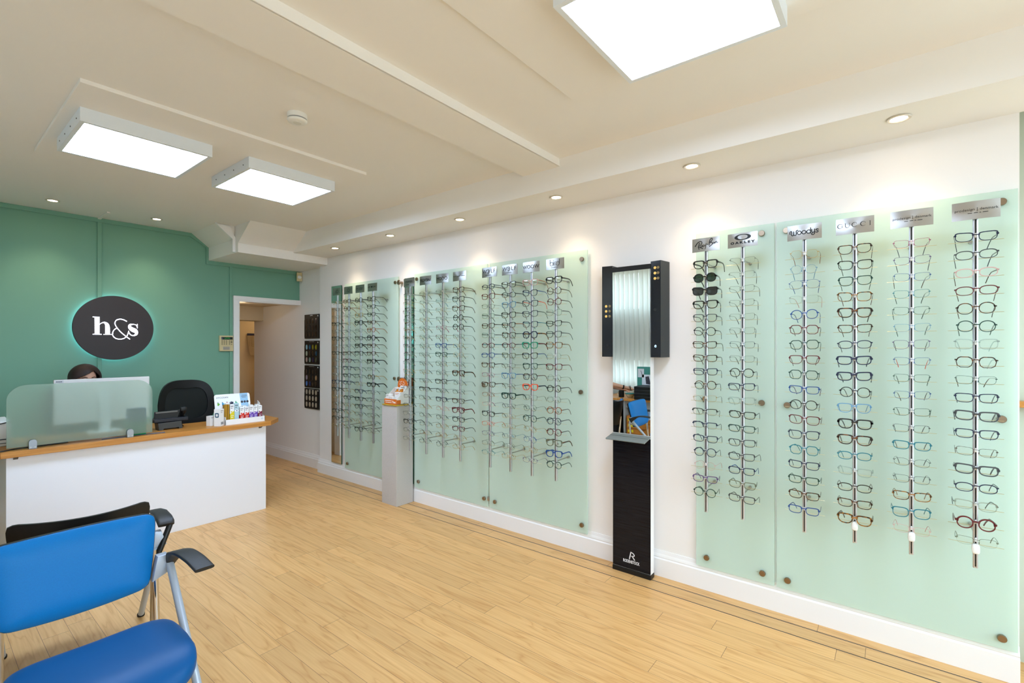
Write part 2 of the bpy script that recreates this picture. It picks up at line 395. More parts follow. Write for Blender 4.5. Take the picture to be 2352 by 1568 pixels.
window('window_2', 'x', 3.38, BY0, BY1, BZ0, BZ1, [])
boxes('trim_window_sill', oak, [((3.24, -1.6, 1.215), (3.42, -.45, 1.243))], .003)
window('window_3', 'y', -1.9, FX0, FX1, FZ0, FZ1, [.5, 1.75])

# vertical blind in front of the side window
fab = mat('blind_fabric', (220, 219, 210), .8); nt = fab.node_tree
tl = nt.nodes.new('ShaderNodeBsdfTranslucent'); tl.inputs['Color'].default_value = (*lin((232, 232, 224)), 1); mx = nt.nodes.new('ShaderNodeMixShader'); mx.inputs[0].default_value = .38
nt.links.new(nt.nodes['Principled BSDF'].outputs[0], mx.inputs[1]); nt.links.new(tl.outputs[0], mx.inputs[2]); nt.links.new(mx.outputs[0], nt.nodes['Material Output'].inputs['Surface'])
bl = thing('vertical_blind', 'cream vertical blind with hanging slats, covering the side window seen in the mirror', 'blind', (-.93, 3.0, 2.66))
bm = NB(); box(bm, (-.025, -1.3, -.0), (.025, 1.3, .035), .004); obj('head_rail', bm, alu, bl)
bm = NB()
for i in range(7):
    a = -.0445+.089*i/6; b = .004*math.cos((i-3)/3*1.4)
V = [[bm.verts.new((.007*math.cos((i-3)/3*1.5), -.0445+.089*i/6, z)) for i in range(7)] for z in (0, -1.87)]
for i in range(6): bm.faces.new((V[0][i], V[0][i+1], V[1][i+1], V[1][i]))
slat = mesh_of('slat', bm, 60)
for k in range(34):
    s = obj('slat', slat, fab, bl, None); s.location = (0, -1.26+k*.0765, 0); s.rotation_euler = (0, 0, R(15+random.uniform(-3, 3)))

# ------------------------------------------------------------------ lamps of the room
glow = mat('light_panel_diffuser', (255, 255, 255), .5, emit=(198, 222, 255), estr=1.)
def light_panel(x, y, zb, label):
    t = thing('ceiling_light_panel', label, 'ceiling light', (x, y, zb), group='square ceiling light panels')
    bm = NB(); w = .302; d = .072
    fr = mat('light_frame', (226, 233, 240), .4)
    for lo, hi in (((-w, -w, 0), (w, -w+.02, d)), ((-w, w-.02, 0), (w, w, d)), ((-w, -w+.02, 0), (-w+.02, w-.02, d)), ((w-.02, -w+.02, 0), (w, w-.02, d))): box(bm, lo, hi)
    f = obj('frame', bm, fr, t)
    bm = NB(); box(bm, (-w+.02, -w+.02, .002), (w-.02, w-.02, .012)); obj('diffuser', bm, glow, t)
    bm = NB()
    for i in range(4): lathe(bm, [(.004, 0), (.004, .002)], 8, (-w-.002, -.22+.146*i, .035), 'x')
    obj('screw', bm, mat('screw_dark', (70, 70, 72), .4, .8), f)
    bm = NB(); box(bm, (-w+.02, -w+.02, .06), (w-.02, w-.02, .07)); obj('back_plate', bm, fr, t)
light_panel(.848, 3.53, 2.646, 'square white light panel over the desk, leftmost of the three')
light_panel(1.662, 3.53, 2.646, 'square white light panel between the smoke alarm and the doorway bulkhead')
light_panel(1.662, .60, 2.648, 'large-looking square light panel cut off by the top of the picture')
bulb = mat('halogen_glow', (255, 240, 220), .5, emit=(255, 228, 190), estr=30.)
def downlight(x, y, z, label, grp, watts, tilt=(0, 0), size=75):
    t = thing('recessed_downlight', label, 'downlight', (x, y, z), group=grp)
    bm = NB(); lathe(bm, [(.031, -.001), (.046, -.001), (.047, -.004), (.044, -.007), (.034, -.006), (.031, -.002)], 32); obj('bezel', bm, mat('downlight_bezel', (214, 208, 196), .3, .3), t, 50)
    bm = NB(); lathe(bm, [(.0305, -.0025), (.0305, -.0012)], 24); obj('lamp_face', bm, bulb, t)
    d = bpy.data.lights.new('halogen', 'SPOT'); d.energy = watts; d.color = (1., .79, .54); d.spot_size = R(size); d.spot_blend = 1.; d.shadow_soft_size = .03
    o = bpy.data.objects.new('halogen_beam', d); COL.objects.link(o); o.location = (x, y, z-.012); o.rotation_euler = (tilt[0], tilt[1], 0)
names = ['first recessed downlight over the right wall, nearest the doorway', 'second recessed downlight over the right wall from the doorway', 'third recessed downlight over the right wall from the doorway', 'fourth recessed downlight over the right wall, left of the mirror stand', 'fifth recessed downlight over the right wall, above the narrow glass panel', 'sixth recessed downlight over the right wall, above the big end glass panel']
for i, y in enumerate((4.62, 3.69, 2.78, 1.84, .91, -.02)):
    downlight(2.815, y, 2.543, names[i], 'downlights in the right bulkhead', 8, (0, R(-10)), 95)
downlight(.767, 5.57, H, 'recessed downlight over the green wall, left of the batten', 'downlights over the green wall', 12, (R(14), 0), 85)
downlight(1.506, 5.59, H, 'recessed downlight over the green wall, right of the batten', 'downlights over the green wall', 12, (R(14), 0), 85)
# the lamp of the back room beyond the hall
d = bpy.data.lights.new('hall_lamp', 'POINT'); d.energy = 5; d.color = (1, .84, .6); d.shadow_soft_size = .1
o = bpy.data.objects.new('hall_lamp', d); COL.objects.link(o); o.location = (3.9, 7.62, 2.1)
d = bpy.data.lights.new('hall_fill_light', 'POINT'); d.energy = .7; d.color = (1, .82, .6); d.shadow_soft_size = .08  # unseen fill added inside the hall to brighten the recess wall
o = bpy.data.objects.new('hall_fill_light', d); COL.objects.link(o); o.location = (2.62, 6.5, 1.98)
# smoke alarm
t = thing('smoke_alarm', 'round white smoke alarm on the ceiling between light panel and beam', 'smoke alarm', (1.295, 2.49, H))
bm = NB(); lathe(bm, [(.05, 0), (.05, -.024), (.0485, -.0245)], 40); obj('base', bm, white_plastic, t, 40)
bm = NB(); lathe(bm, [(.047, -.0245), (.047, -.031)], 40); obj('vent_band', bm, mat('vent_grey', (150, 150, 150), .5), t, 40)
bm = NB(); lathe(bm, [(.05, -.031), (.05, -.035), (.046, -.041), (.036, -.044), (.0, -.045)][:4]+[(.002, -.045)], 40); c = obj('cover', bm, white_plastic, t, 40)
bm = NB(); lathe(bm, [(.021, -.0435), (.021, -.0465), (.019, -.047), (.002, -.047)], 30); obj('test_button', bm, mat('button_white', (220, 218, 210), .4), c, 40)
# ------------------------------------------------------------------ right wall: glass panels, mirror strips
def glass_panel(y0, y1, knobs, label):
    """frosted pane on stand-off fixings; y0 < y1 along the wall"""
    t = thing('glass_panel', label, 'glass panel', (3.056, (y0+y1)/2, .146), FR, 'frosted glass display panels')
    w = (y1-y0)/2
    bm = NB(); box(bm, (-w, 0, -.005), (w, 2.054, .005), .0015, 1); obj('pane', bm, panel_glass, t)
    for (yy, zz) in knobs:
        bm = NB(); lathe(bm, [(.011, -.0235), (.011, .006), (.0165, .0065), (.0165, .016), (.015, .018)], 24, axis='z')
        k = obj('fixing', bm, bronze, t, 40); k.location = (-(yy-(y0+y1)/2), zz-.146, 0)
glass_panel(3.876, 4.812, [(3.913, 2.144), (3.926, 1.182), (4.756, .203), (4.76, 2.15)], 'frosted green glass panel between the doorway mirror strip and the grey plinth')
glass_panel(2.685, 3.628, [(3.627-.04, 2.149), (3.563, .209), (2.721, .213), (2.726, 1.173)], 'frosted green glass panel just right of the grey plinth')
glass_panel(1.728, 2.664, [(2.6, .208), (1.771, .206), (1.779, 1.17), (1.771, 2.135), (2.6, 2.14)], 'frosted green glass panel just left of the black mirror stand')
glass_panel(.528, .96, [(.896, .208), (.587, .203), (.591, 2.149), (.591, 1.178), (.906, 1.179)], 'narrow frosted green glass panel with two rails, right of the mirror stand')
glass_panel(-.432, .515, [(.461, .2), (-.381, .196), (.467, 2.147), (-.38, 2.148), (.463, 1.175), (-.38, 1.176)], 'big frosted green glass panel at the right end of the wall')
def mirror_strip(y0, y1, z0, z1, label, yaw=0.):
    t = thing('mirror_strip', label, 'mirror', (3.064, (y0+y1)/2, z0), Matrix.Rotation(R(yaw), 3, 'Z') @ FR, 'narrow wall mirrors'); w = (y1-y0)/2
    bm = NB(); box(bm, (-w, 0, -.004), (w, z1-z0, .004)); obj('backing', bm, mat('mirror_edge_green', (44, 84, 66), .2), t)
    bm = NB(); box(bm, (-w+.002, .002, .0041), (w-.002, z1-z0-.002, .0046)); obj('mirror_glass', bm, mirror, t)
mirror_strip(4.895, 5.1, .168, 2.196, 'narrow wall mirror beside the doorway corner, behind the first rail')
mirror_strip(3.645, 3.79, .168, 2.174, 'narrow wall mirror behind the grey plinth', -3.6)
for i, (yy, zz) in enumerate(((3.884, 2.138), (3.9, 1.18))):
    bm = NB(); lathe(bm, [(.013, -.03), (.013, .012), (.024, .013), (.024, .02), (.02, .023), (.004, .023)], 28)
    o = obj('wall_fixing', bm, bronze, None, 40); o.matrix_world = Matrix.Translation((3.05, 3.842, zz)) @ FR.to_4x4()
    tag(o, ('upper' if i == 0 else 'lower')+' round metal fixing on the white strip above the plinth', 'fixing', 'round fixings beside the plinth mirror')
bm = NB(); box(bm, (-.012, -.018, 0), (.012, .018, .012), .003); lathe(bm, [(.004, .012), (.004, .016)], 12)
o = obj('panel_clip', bm, steel, None, 40); o.matrix_world = Matrix.Translation((3.062, 2.676, .217)) @ FR.to_4x4(); tag(o, 'small metal clip in the gap between two glass panels near the floor', 'clip')

# ------------------------------------------------------------------ lettering of the rail plates (local x right, y up)
def L_sun(b):
    for k in range(16):
        a = 2*math.pi*k/16
        stroke(b, [(.02+.02*math.cos(a), .0+.02*math.sin(a)), (.02+(.034+.012*(k % 2))*math.cos(a), (.034+.012*(k % 2))*math.sin(a)*.72)], .0016, smooth=False, rnd=False)
    ring2d(b, [(.02+.016*math.cos(a*.2618), .016*math.sin(a*.2618)) for a in range(24)], [(.02+.0125*math.cos(a*.2618), .0125*math.sin(a*.2618)) for a in range(24)], 0, .0008)
def dashes(b, y, spans, h):
    for x0, x1 in spans:
        if h < .0096:
            n = max(1, int((x1-x0)/.011))
            for i in range(n): box(b, (x0+(x1-x0)*i/n, y-h*.36, 0), (x0+(x1-x0)*(i+.86)/n, y+h*.36, .0008))
            continue
        n = max(1, int((x1-x0)/(h*1.15)))
        for i in range(n):
            xa = x0+(x1-x0)*i/n; wd = (x1-x0)/n*.8
            stroke(b, [(xa, y-h/2), (xa, y+h/2)], h*.28, smooth=False, rnd=False); stroke(b, [(xa, y+(h*.4 if i % 2 else -h*.4)), (xa+wd, y+(h*.4 if i % 3 else -h*.4))], h*.26, smooth=False, rnd=False)
def L_two(b): dashes(b, .004, [(-.055, -.018), (-.008, .055)], .010); dashes(b, -.012, [(-.04, -.02), (-.012, .05)], .006)
def L_eagle(b):
    dashes(b, .003, [(-.066, -.018), (.016, .062)], .011)
    prism(b, [(-.016, .010), (.014, .010), (.006, .0), (-.001, -.009), (-.008, .0)], 0, .0008)
def L_stepper(b):
    text_into(b, 'STEPPER', .026, 0, .006, 0, .0006, 1.0, spacing=1.12)
    for x in (-.0585, -.0415, -.0245): pass
    dashes(b, -.02, [(-.04, .01)], .005)
def L_flexon(b): text_into(b, 'FLEXON', .036, 0, 0, 0, .0006, .98, bold=.0006)
def L_modo(b): text_into(b, 'MODO', .042, 0, -.004, 0, .0006, .98, spacing=1.04)
def L_line(b): dashes(b, .0, [(-.068, -.05), (-.046, -.03), (-.022, .018), (.026, .066)], .0052)
def L_wolf(b):
    text_into(b, 'W', .042, -.046, .006, 0, .0006, 1); text_into(b, 'LF', .042, .042, .006, 0, .0006, 1, spacing=1.2)
    c = (-.007, .006)
    stroke(b, [(c[0]+.0155*math.cos(R(a)), c[1]+.0155*math.sin(R(a))) for a in range(-110, 221, 20)], .0036)
    stroke(b, [(c[0]+.002, c[1]-.016), (c[0]-.003, c[1]-.006), (c[0]+.003, c[1]), (c[0]+.001, c[1]+.008), (c[0]-.007, c[1]+.007)], .0026)
    stroke(b, [(c[0]+.008, c[1]-.009), (c[0]+.007, c[1]+.002), (c[0]+.008, c[1]+.008)], .0022)
    text_into(b, 'EYEWEAR', .0095, -.006, -.023, 0, .0006, 1.05, spacing=1.35)
def L_woow(b): text_into(b, 'WOOW', .038, 0, 0, 0, .0006, 1.05, bold=.0001)
def L_bird(b):
    for x in (-.026, .026):
        stroke(b, [(x+.0135*math.cos(R(a)), .0+.0135*math.sin(R(a))) for a in range(0, 361, 24)], .0024)
    stroke(b, [(-.0395, .031), (-.0395, 0)], .0024, smooth=False); stroke(b, [(.0395, .031), (.0395, 0)], .0024, smooth=False)
    stroke(b, [(-.008, .013), (-.008, -.013)], .0024, smooth=False); disc(b, -.008, .022, .0022, 0, .0008, 10)
    stroke(b, [(.001, -.013), (.001, .006), (.005, .013), (.013, .013)], .0024)
    text_into(b, 'EYEWEAR', .0095, 0, -.026, 0, .0006, 1.05, spacing=1.5)
def L_rayban(b):
    stroke(b, [(-.058, -.004), (-.044, .014), (-.028, .021), (-.019, .015), (-.024, .002), (-.042, -.010)], [.0052, .005, .0042, .004, .0032, .002])
    stroke(b, [(-.034, .012), (-.038, -.010), (-.036, -.024)], .0045); stroke(b, [(-.042, -.010), (-.030, -.014), (-.014, -.022)], [.002, .0042, .0045])
    stroke(b, [(-.014, -.004), (-.024, -.006), (-.026, -.013), (-.019, -.011), (-.014, -.003), (-.014, -.012), (-.008, -.009)], .0028)
    stroke(b, [(-.007, .000), (-.006, -.008), (.002, -.005), (.005, .004)], .0028); stroke(b, [(.004, .003), (.002, -.014), (-.001, -.026)], .0032)
    disc(b, .012, -.001, .0032, 0, .0008, 12)
    stroke(b, [(.021, -.007), (.024, .018), (.033, .031), (.038, .026), (.032, .013), (.024, .009)], .0042); stroke(b, [(.024, .009), (.037, .006), (.037, -.004), (.022, -.015)], .0042)
    stroke(b, [(.048, .008), (.041, .004), (.041, -.001), (.047, .003), (.049, .008), (.05, .0), (.053, .003)], .0026)
    stroke(b, [(.054, .010), (.053, .002)], .0028, smooth=False); stroke(b, [(.053, .002), (.060, .012), (.061, .003), (.068, .006)], .0026)
def L_oakley(b):
    n = 40
    ring2d(b, [(.002+.042*math.cos(2*math.pi*k/n), .015+.0165*math.sin(2*math.pi*k/n)) for k in range(n)], [(.002+.026*math.cos(2*math.pi*k/n), .0155+.0125*math.sin(2*math.pi*k/n)) for k in range(n)], 0, .0008)
    text_into(b, 'OAKLEY', .0165, 0, -.0145, 0, .0006, 1.38, spacing=1.62, bold=.0011)
def L_woodys(b):
    W = .0046
    stroke(b, [(-.066, -.004), (-.066, .008), (-.058, .010), (-.058, -.010), (-.050, -.014), (-.047, -.006), (-.047, .008)], W); stroke(b, [(-.047, .004), (-.046, -.010), (-.038, -.014), (-.034, -.006), (-.034, .010), (-.026, .013)], W)
    for cx in (-.019, .004, .027):
        stroke(b, [(cx+.0095*math.cos(R(a)), -.002+.0095*math.sin(R(a))) for a in range(0, 361, 24)], W)
    stroke(b, [(.0365, .018), (.0365, -.012)], W, smooth=False)
    stroke(b, [(.042, .008), (.042, -.004), (.048, -.009), (.055, -.004)], W); stroke(b, [(.0555, .009), (.0555, -.012), (.049, -.021), (.041, -.018), (.044, -.012)], W)
    stroke(b, [(.073, .006), (.067, .009), (.062, .005), (.067, .0), (.072, -.004), (.068, -.010), (.061, -.008)], W)
    for v in b.verts: v.co.x = v.co.x*.9-.004; v.co.y *= .92
def L_gucci(b):
    def C(cx, g=0):
        stroke(b, [(cx+.0105*math.cos(R(a)), .004+.0105*math.sin(R(a))) for a in range(40, 321, 20)], [.0008+.0026*math.sin(math.pi*i/14)**2 for i in range(15)], rnd=False)
        stroke(b, [(cx+.0078, .0115), (cx+.0085, .006)], .001, smooth=False, rnd=False)
        if g: stroke(b, [(cx+.008, -.004), (cx+.008, .003)], .0022, smooth=False, rnd=False); stroke(b, [(cx+.004, .003), (cx+.0115, .003)], .001, smooth=False, rnd=False)
    C(-.058, 1); C(.0); C(.034)
    stroke(b, [(-.037, .014), (-.037, .001), (-.033, -.0055), (-.028, -.0065), (-.023, -.004), (-.0205, .002), (-.0205, .014)], [.0024, .0024, .0022, .0014, .001, .001, .001], rnd=False)
    for x, w_ in ((-.037, .006), (-.0205, .005), (.06, .006)): stroke(b, [(x-w_/2, .0142), (x+w_/2, .0142)], .0009, smooth=False, rnd=False)
    stroke(b, [(.06, .014), (.06, -.006)], .0026, smooth=False, rnd=False); stroke(b, [(.057, -.0062), (.063, -.0062)], .0009, smooth=False, rnd=False)
def L_prodesign(b):
    text_into(b, 'prodesign', .0150, -.0355, .003, 0, .0006, 1.06, spacing=1.03); text_into(b, 'denmark', .0150, .0405, .003, 0, .0006, 1.06, spacing=1.03)
    for k in (-1, 0, 1): box(b, (.0028, .0025+k*.0052-.0014, 0), (.0056, .0025+k*.0052+.0014, .0008))
    dashes(b, -.012, [(-.026, -.010), (-.006, .008), (.011, .017), (.021, .041)], .0032)

# ------------------------------------------------------------------ display rails
RX = 2.875                    # rail axis, a stand-off's length in front of the glass
Z0, DZ = 1.972, .0770         # height of the first pair of glasses and the step
RAILS = [  # key, y along the wall, lettering, label of the plate, how a label names the rail, temples
 ('A1', 4.671, L_sun, 'before the doorway mirror strip'), ('A2', 4.455, L_sun, 'first left of the plinth\'s left panel edge'),
 ('A3', 4.246, L_two, ''), ('A4', 4.037, L_eagle, ''), ('B1', 3.477, L_stepper, ''), ('B2', 3.254, L_flexon, ''), ('B3', 3.039, L_modo, ''), ('B4', 2.832, L_line, ''),
 ('C1', 2.502, L_wolf, ''), ('C2', 2.295, L_wolf, ''), ('C3', 2.093, L_woow, ''), ('C4', 1.882, L_bird, ''),
 ('D1', .847, L_rayban, ''), ('D2', .651, L_oakley, ''), ('E1', .358, L_woodys, ''), ('E2', .147, L_gucci, ''), ('E3', -.065, L_prodesign, ''), ('E4', -.278, L_prodesign, '')]
WHERE = {'A1': 'before the doorway mirror strip', 'A2': 'fourth left of the grey plinth'.replace('fourth', 'third'), 'A3': 'second left of the grey plinth', 'A4': 'next left of the grey plinth',
 'B1': 'before the mirror behind the plinth', 'B2': 'first on the panel right of plinth', 'B3': 'second on the panel right of plinth', 'B4': 'third on the panel right of plinth',
 'C1': 'fourth left of the black mirror stand', 'C2': 'third left of the black mirror stand', 'C3': 'second left of the black mirror stand', 'C4': 'next left of the black mirror stand',
 'D1': 'next right of the black mirror stand', 'D2': 'second right of the black mirror stand', 'E1': 'first on the big end panel', 'E2': 'second on the big end panel', 'E3': 'third on the big end panel', 'E4': 'last on the big end panel'}
PLATE = {'A1': 'sunburst', 'A2': 'sunburst', 'A3': 'two-line', 'A4': 'winged emblem', 'B1': 'seven-letter', 'B2': 'six-letter', 'B3': 'four-letter', 'B4': 'one-line', 'C1': 'swirl-letter', 'C2': 'swirl-letter', 'C3': 'WOOW-lettered', 'C4': 'thin round-lettered',
 'D1': 'script-lettered', 'D2': 'ring-emblem', 'E1': 'bold script', 'E2': 'serif-lettered', 'E3': 'dotted two-word', 'E4': 'dotted two-word'}
PLATE['C3'] = 'four-letter'
bm = NB(); tube(bm, [(-.088, 0, 0), (.088, 0, 0)], .0012, 6); arm_me = mesh_of('support_arm', bm, 60)
bm = NB(); box(bm, (-.004, -.006, -.012), (.004, .006, .004), .0015); tube(bm, [(0, .004, -.006), (0, .010, .006)], .0028, 8); peg_me = mesh_of('nose_peg', bm, 50)
arm_m = mat('brass_wire', (206, 196, 160), .3, .6); peg_m = mat('clear_acrylic', (225, 225, 222), .15)
bm = NB(); cyl(bm, (0, 0, 0), (0, 0, -.168), .0042, None, 14); lathe(bm, [(.0085, -.145), (.0085, -.168)], 18); stand_me = mesh_of('stand_off', bm, 40)
def bow(me, k=.007, w=.076):
    for v in me.vertices: v.co.z += k*(1-(v.co.x/w)**2)
bm = NB()
for i in range(12): pass
V = [[(bm.verts.new((-.076+.152*i/12, y, z))) for i in range(13)] for y, z in ((-.039, 0), (.039, 0), (.039, -.0015), (-.039, -.0015))]
for r_ in range(4):
    for i in range(12): bm.faces.new((V[r_][i], V[r_][i+1], V[(r_+1) % 4][i+1], V[(r_+1) % 4][i]))
for i in (0, 12): bm.faces.new([V[k][i] for k in range(4)])
plate_me = mesh_of('sign_plate', bm, 40); bow(plate_me)
pole_bm = {}
def pole_mesh():
    bm = NB()
    prof = [(-.0085, -.008), (.0085, -.008), (.0085, .006), (.0052, .0085), (.0026, .0085), (.0026, .002), (-.0026, .002), (-.0026, .0085), (-.0052, .0085), (-.0085, .006)]
    prism(bm, prof, .545, 2.09, mapf=lambda x, z, y: (x, y, z)); return mesh_of('pole', bm)
pole_me = pole_mesh()
bm = NB(); box(bm, (-.0026, .55, .0021), (.0026, 2.05, .003)); groove_me = mesh_of('groove', bm)
bm = NB(); superell(bm, (0, 0, 0), (.0135, .022, .010), .5, .6, 24, 12); lathe(bm, [(.006, .009), (.006, .0115)], 16); lock_me = mesh_of('lock', bm, 50)
for key, y, fn, _ in RAILS:
    t = thing('display_rail', f'silver eyewear rail with {PLATE[key]} plate, {WHERE[key]}', 'display rail', (RX, y, 0), FR, 'eyewear rails on the right wall')
    obj('pole', pole_me, alu, t); obj('groove', groove_me, mat('rail_slot', (26, 26, 34), .3), t)
    p = obj('sign_plate', plate_me, steel, t); p.location = (0, 2.088, .012)
    bm = NB(); fn(bm); me = mesh_of('lettering', bm); bow(me); lt = obj('lettering', me, black_paint, p); lt.location = (0, 0, .0004)
    for zz in (Z0-.012, .665): s = obj('stand_off', stand_me, steel, t); s.location = (0, zz+.02, -.006)
    for i in range(18):
        a = obj('support_arm', arm_me, arm_m, t); a.location = (0, Z0-DZ*i-.016, .0)
        a = obj('nose_peg', peg_me, peg_m, t); a.location = (0, Z0-DZ*i+.004, .012)
    if key in ('E2', 'E3', 'E4'): a = obj('lock', lock_me, white_plastic, t); a.location = (0, .63, .012)

# ------------------------------------------------------------------ eyeglasses
CLR = {'K': ('black', (15, 15, 17)), 'D': ('dark grey', (62, 66, 70)), 'N': ('navy', (22, 32, 62)), 'B': ('blue', (22, 66, 134)), 'L': ('pale blue', (92, 140, 176)), 'E': ('dark green', (20, 58, 50)), 'Q': ('teal', (20, 112, 128)),
 'R': ('burgundy', (92, 20, 30)), 'O': ('orange-red', (226, 78, 40)), 'P': ('purple', (84, 56, 112)), 'I': ('pale pink', (206, 164, 160)), 'M': ('magenta', (150, 34, 96)), 'W': ('clear', None), 'Y': ('olive grey', (104, 108, 88)), 'T': ('tortoiseshell', None), 'H': ('amber tortoiseshell', None),
 'G': ('gold', (190, 158, 104)), 'S': ('gunmetal', (112, 116, 112)), 'V': ('bright green', (22, 140, 108)), 'A': ('amber brown', (140, 72, 22))}
GM = {}
for k, (n, c) in CLR.items():
    if k == 'T': GM[k] = tortoise('tortoiseshell', (30, 18, 10), (112, 62, 22), 70, .55)
    elif k == 'H': GM[k] = tortoise('amber_tortoiseshell', (44, 26, 12), (160, 104, 36), 90, .5)
    elif k == 'W': GM[k] = thin_glass('clear_acetate', (232, 238, 238), .16, .6, .08)
    elif k in 'GS': GM[k] = mat('frame_'+n.replace(' ', '_'), c, .28, .9)
    else: GM[k] = mat('frame_'+n.replace(' ', '_').replace('-', '_'), c, .22, coat=.3)
SHP = {'r': ('rectangular', .0262, .0168, 4.2), 's': ('square', .0255, .0195, 3.8), 'o': ('round', .0228, .0212, 2.15), 'c': ('cat-eye', .0265, .0195, 2.9), 'v': ('oval', .0260, .0165, 2.4), 'h': ('geometric', .0248, .0205, 0), 'a': ('aviator', .0275, .0215, 2.6), 'u': ('half-rim', .0265, .0165, 4.)}
HEX = [(1, .12), (.78, .78), (.5, 1), (-.5, 1), (-.85, .7), (-1, .1), (-.86, -.62), (-.5, -1), (.45, -1), (.86, -.66)]
NSEG = 36
def outline(s, grow=0.):
    """right-hand lens (outer side +x), NSEG points counter-clockwise from the outer side"""
    _, w, h, n = SHP[s]; pts = []
    if s == 'h':
        P = [(a*(w+grow), b*(h+grow)) for a, b in HEX]; per = []
        for i in range(len(P)):
            a, b = P[i], P[(i+1) % len(P)]; per.append((math.dist(a, b), a, b))
        tot = sum(p[0] for p in per)
        for k in range(NSEG):
            d = tot*k/NSEG
            for l, a, b in per:
                if d <= l: pts.append((a[0]+(b[0]-a[0])*d/l, a[1]+(b[1]-a[1])*d/l)); break
                d -= l
        return pts
    for k in range(NSEG):
        th = 2*math.pi*k/NSEG
        if s in 'rsu': n = SHP[s][3]*(1. if math.sin(th) > 0 else .66)
        x = (w+grow)*spow(math.cos(th), 2/n); y = (h+grow)*spow(math.sin(th), 2/n)
        u = x/w; q = y/h
        if s == 's': x *= 1+.09*q
        if s == 'c': y += .0045*max(0, u)**2*(1 if q > -.2 else .2); x *= 1+.05*q
        if s == 'a': x = x*(1+.08*q) + (-.002*q)
        if s in 'ru': x *= 1+.055*q; y += .0012*u*(1 if q > 0 else .3)
        if s == 'o': y += .0008*(1-u*u)*(1 if q > 0 else 0)
        pts.append((x, y))
    return pts
WGT = {'0': (.0012, .0014), '1': (.0028, .0034), '2': (.0042, .0048)}
def centre(s, w): return SHP[s][1]+WGT[w][0]+(.0085 if w != '2' else .0075)
def half(s, w): return centre(s, w)+SHP[s][1]+WGT[w][0]
FRONT, LENS = {}, {}
def front_mesh(s, w):
    if (s, w) in FRONT: return FRONT[(s, w)]
    t, d = WGT[w]; c = centre(s, w); h = SHP[s][2]; bm = NB()
    inn, out = outline(s), outline(s, t)
    for sg in (1, -1):
        I, O = [], []
        for k in range(NSEG):
            f = 1.
            if w != '0' and inn[k][1] > h*.3: f = 1.35
            if s == 'u' and inn[k][1] < h*.1: f = .25
            o_ = (inn[k][0]+(out[k][0]-inn[k][0])*f, inn[k][1]+(out[k][1]-inn[k][1])*f)
            I.append((sg*(c+inn[k][0]), inn[k][1])); O.append((sg*(c+o_[0]), o_[1]))
        ring2d(bm, O, I, -d/2, d/2)
        # end piece to the hinge
        ye = h*.45 if s not in 'o' else h*.3
        W = SHP[s][1]; xo = c+W*(.97 if s != 'o' else .93)
        hh = {'0': .0016, '1': .0028, '2': .0048}[w]
        yy = ye + (.004 if s == 'c' else 0)
        vs = [(xo, yy-hh*1.2), (half(s, w)+.0035, yy-hh*.5), (half(s, w)+.0042, yy+hh*.9), (xo-.002, yy+hh*1.5)]
        prism(bm, [(sg*a, b) for a, b in (vs if sg > 0 else vs[::-1])], -d*.6-.003, d*.5)
        if w == '0' or s == 'u':      # nose pads on wires
            tube(bm, [(sg*(c-W+.001), h*.05, 0), (sg*(c-W-.003), -.001, -.004), (sg*(c-W-.001), -.005, -.006)], .0007, 6)
            ellipsoid(bm, (sg*(c-W-.0012), -.006, -.0065), (.0016, .0042, .0024), 10, 6)
    xb = c-SHP[s][1]*.96; yb = h*.42 if s != 'o' else h*.3; rb = {'0': .0010, '1': .0022, '2': .0038}[w]
    tube(bm, [(-xb, yb, 0), (-xb*.45, yb+.0022, .0008), (xb*.45, yb+.0022, .0008), (xb, yb, 0)], rb, 8)
    if s == 'a': tube(bm, [(-xb-.006, h*.93, 0), (xb+.006, h*.93, 0)], .0011, 6)
    FRONT[(s, w)] = mesh_of('front_frame', bm, 50); return FRONT[(s, w)]
def lens_mesh(s):
    if s in LENS: return LENS[s]
    bm = NB(); o = outline(s, .0004); ct = bm.verts.new((0, 0, .0012)); md = [bm.verts.new((x*.6, y*.6, .0008)) for x, y in o]; ot = [bm.verts.new((x, y, 0)) for x, y in o]
    for k in range(NSEG):
        j = (k+1) % NSEG
        bm.faces.new((ct, md[k], md[j])); bm.faces.new((md[k], ot[k], ot[j], md[j]))
    LENS[s] = mesh_of('lens', bm, 80); return LENS[s]
TEMPLE = {}
def temple_mesh(w):
    if w in TEMPLE: return TEMPLE[w]
    bm = NB(); hh = {'0': .0009, '1': .0026, '2': .0046}[w]; th = {'0': .0009, '1': .0014, '2': .0020}[w]
    path = [(0, 0, 0), (.0015, .0005, -.03), (.0015, 0, -.07), (.001, -.003, -.092), (0, -.013, -.110), (-.002, -.027, -.125), (-.004, -.043, -.138)]
    hs = [hh*1.15, hh, hh*.9, hh*.95, max(hh, .0019), max(hh, .0024), max(hh, .0026)]; ths = [th, th, th, th, max(th, .0012), max(th, .0014), max(th, .0012)]
    C = catmull(path, 4); HS = [q.x for q in catmull([(a, 0.) for a in hs], 4)]; TS = [q.x for q in catmull([(a, 0.) for a in ths], 4)]
    rings = []
    for i, p in enumerate(C):
        tg = (C[min(i+1, len(C)-1)]-C[max(i-1, 0)]).normalized(); sd = Vector((1, 0, 0)); up = tg.cross(sd).normalized()
        if up.y < 0: up = -up
        rings.append([bm.verts.new(p+sd*(TS[i]*math.cos(a))+up*(HS[i]*math.sin(a))) for a in [2*math.pi*k/8 for k in range(8)]])
    for i in range(len(rings)-1):
        for k in range(8): bm.faces.new((rings[i][k], rings[i][(k+1) % 8], rings[i+1][(k+1) % 8], rings[i+1][k]))
    bm.faces.new(rings[0]); bm.faces.new(rings[-1])
    TEMPLE[w] = mesh_of('temple', bm, 60); return TEMPLE[w]
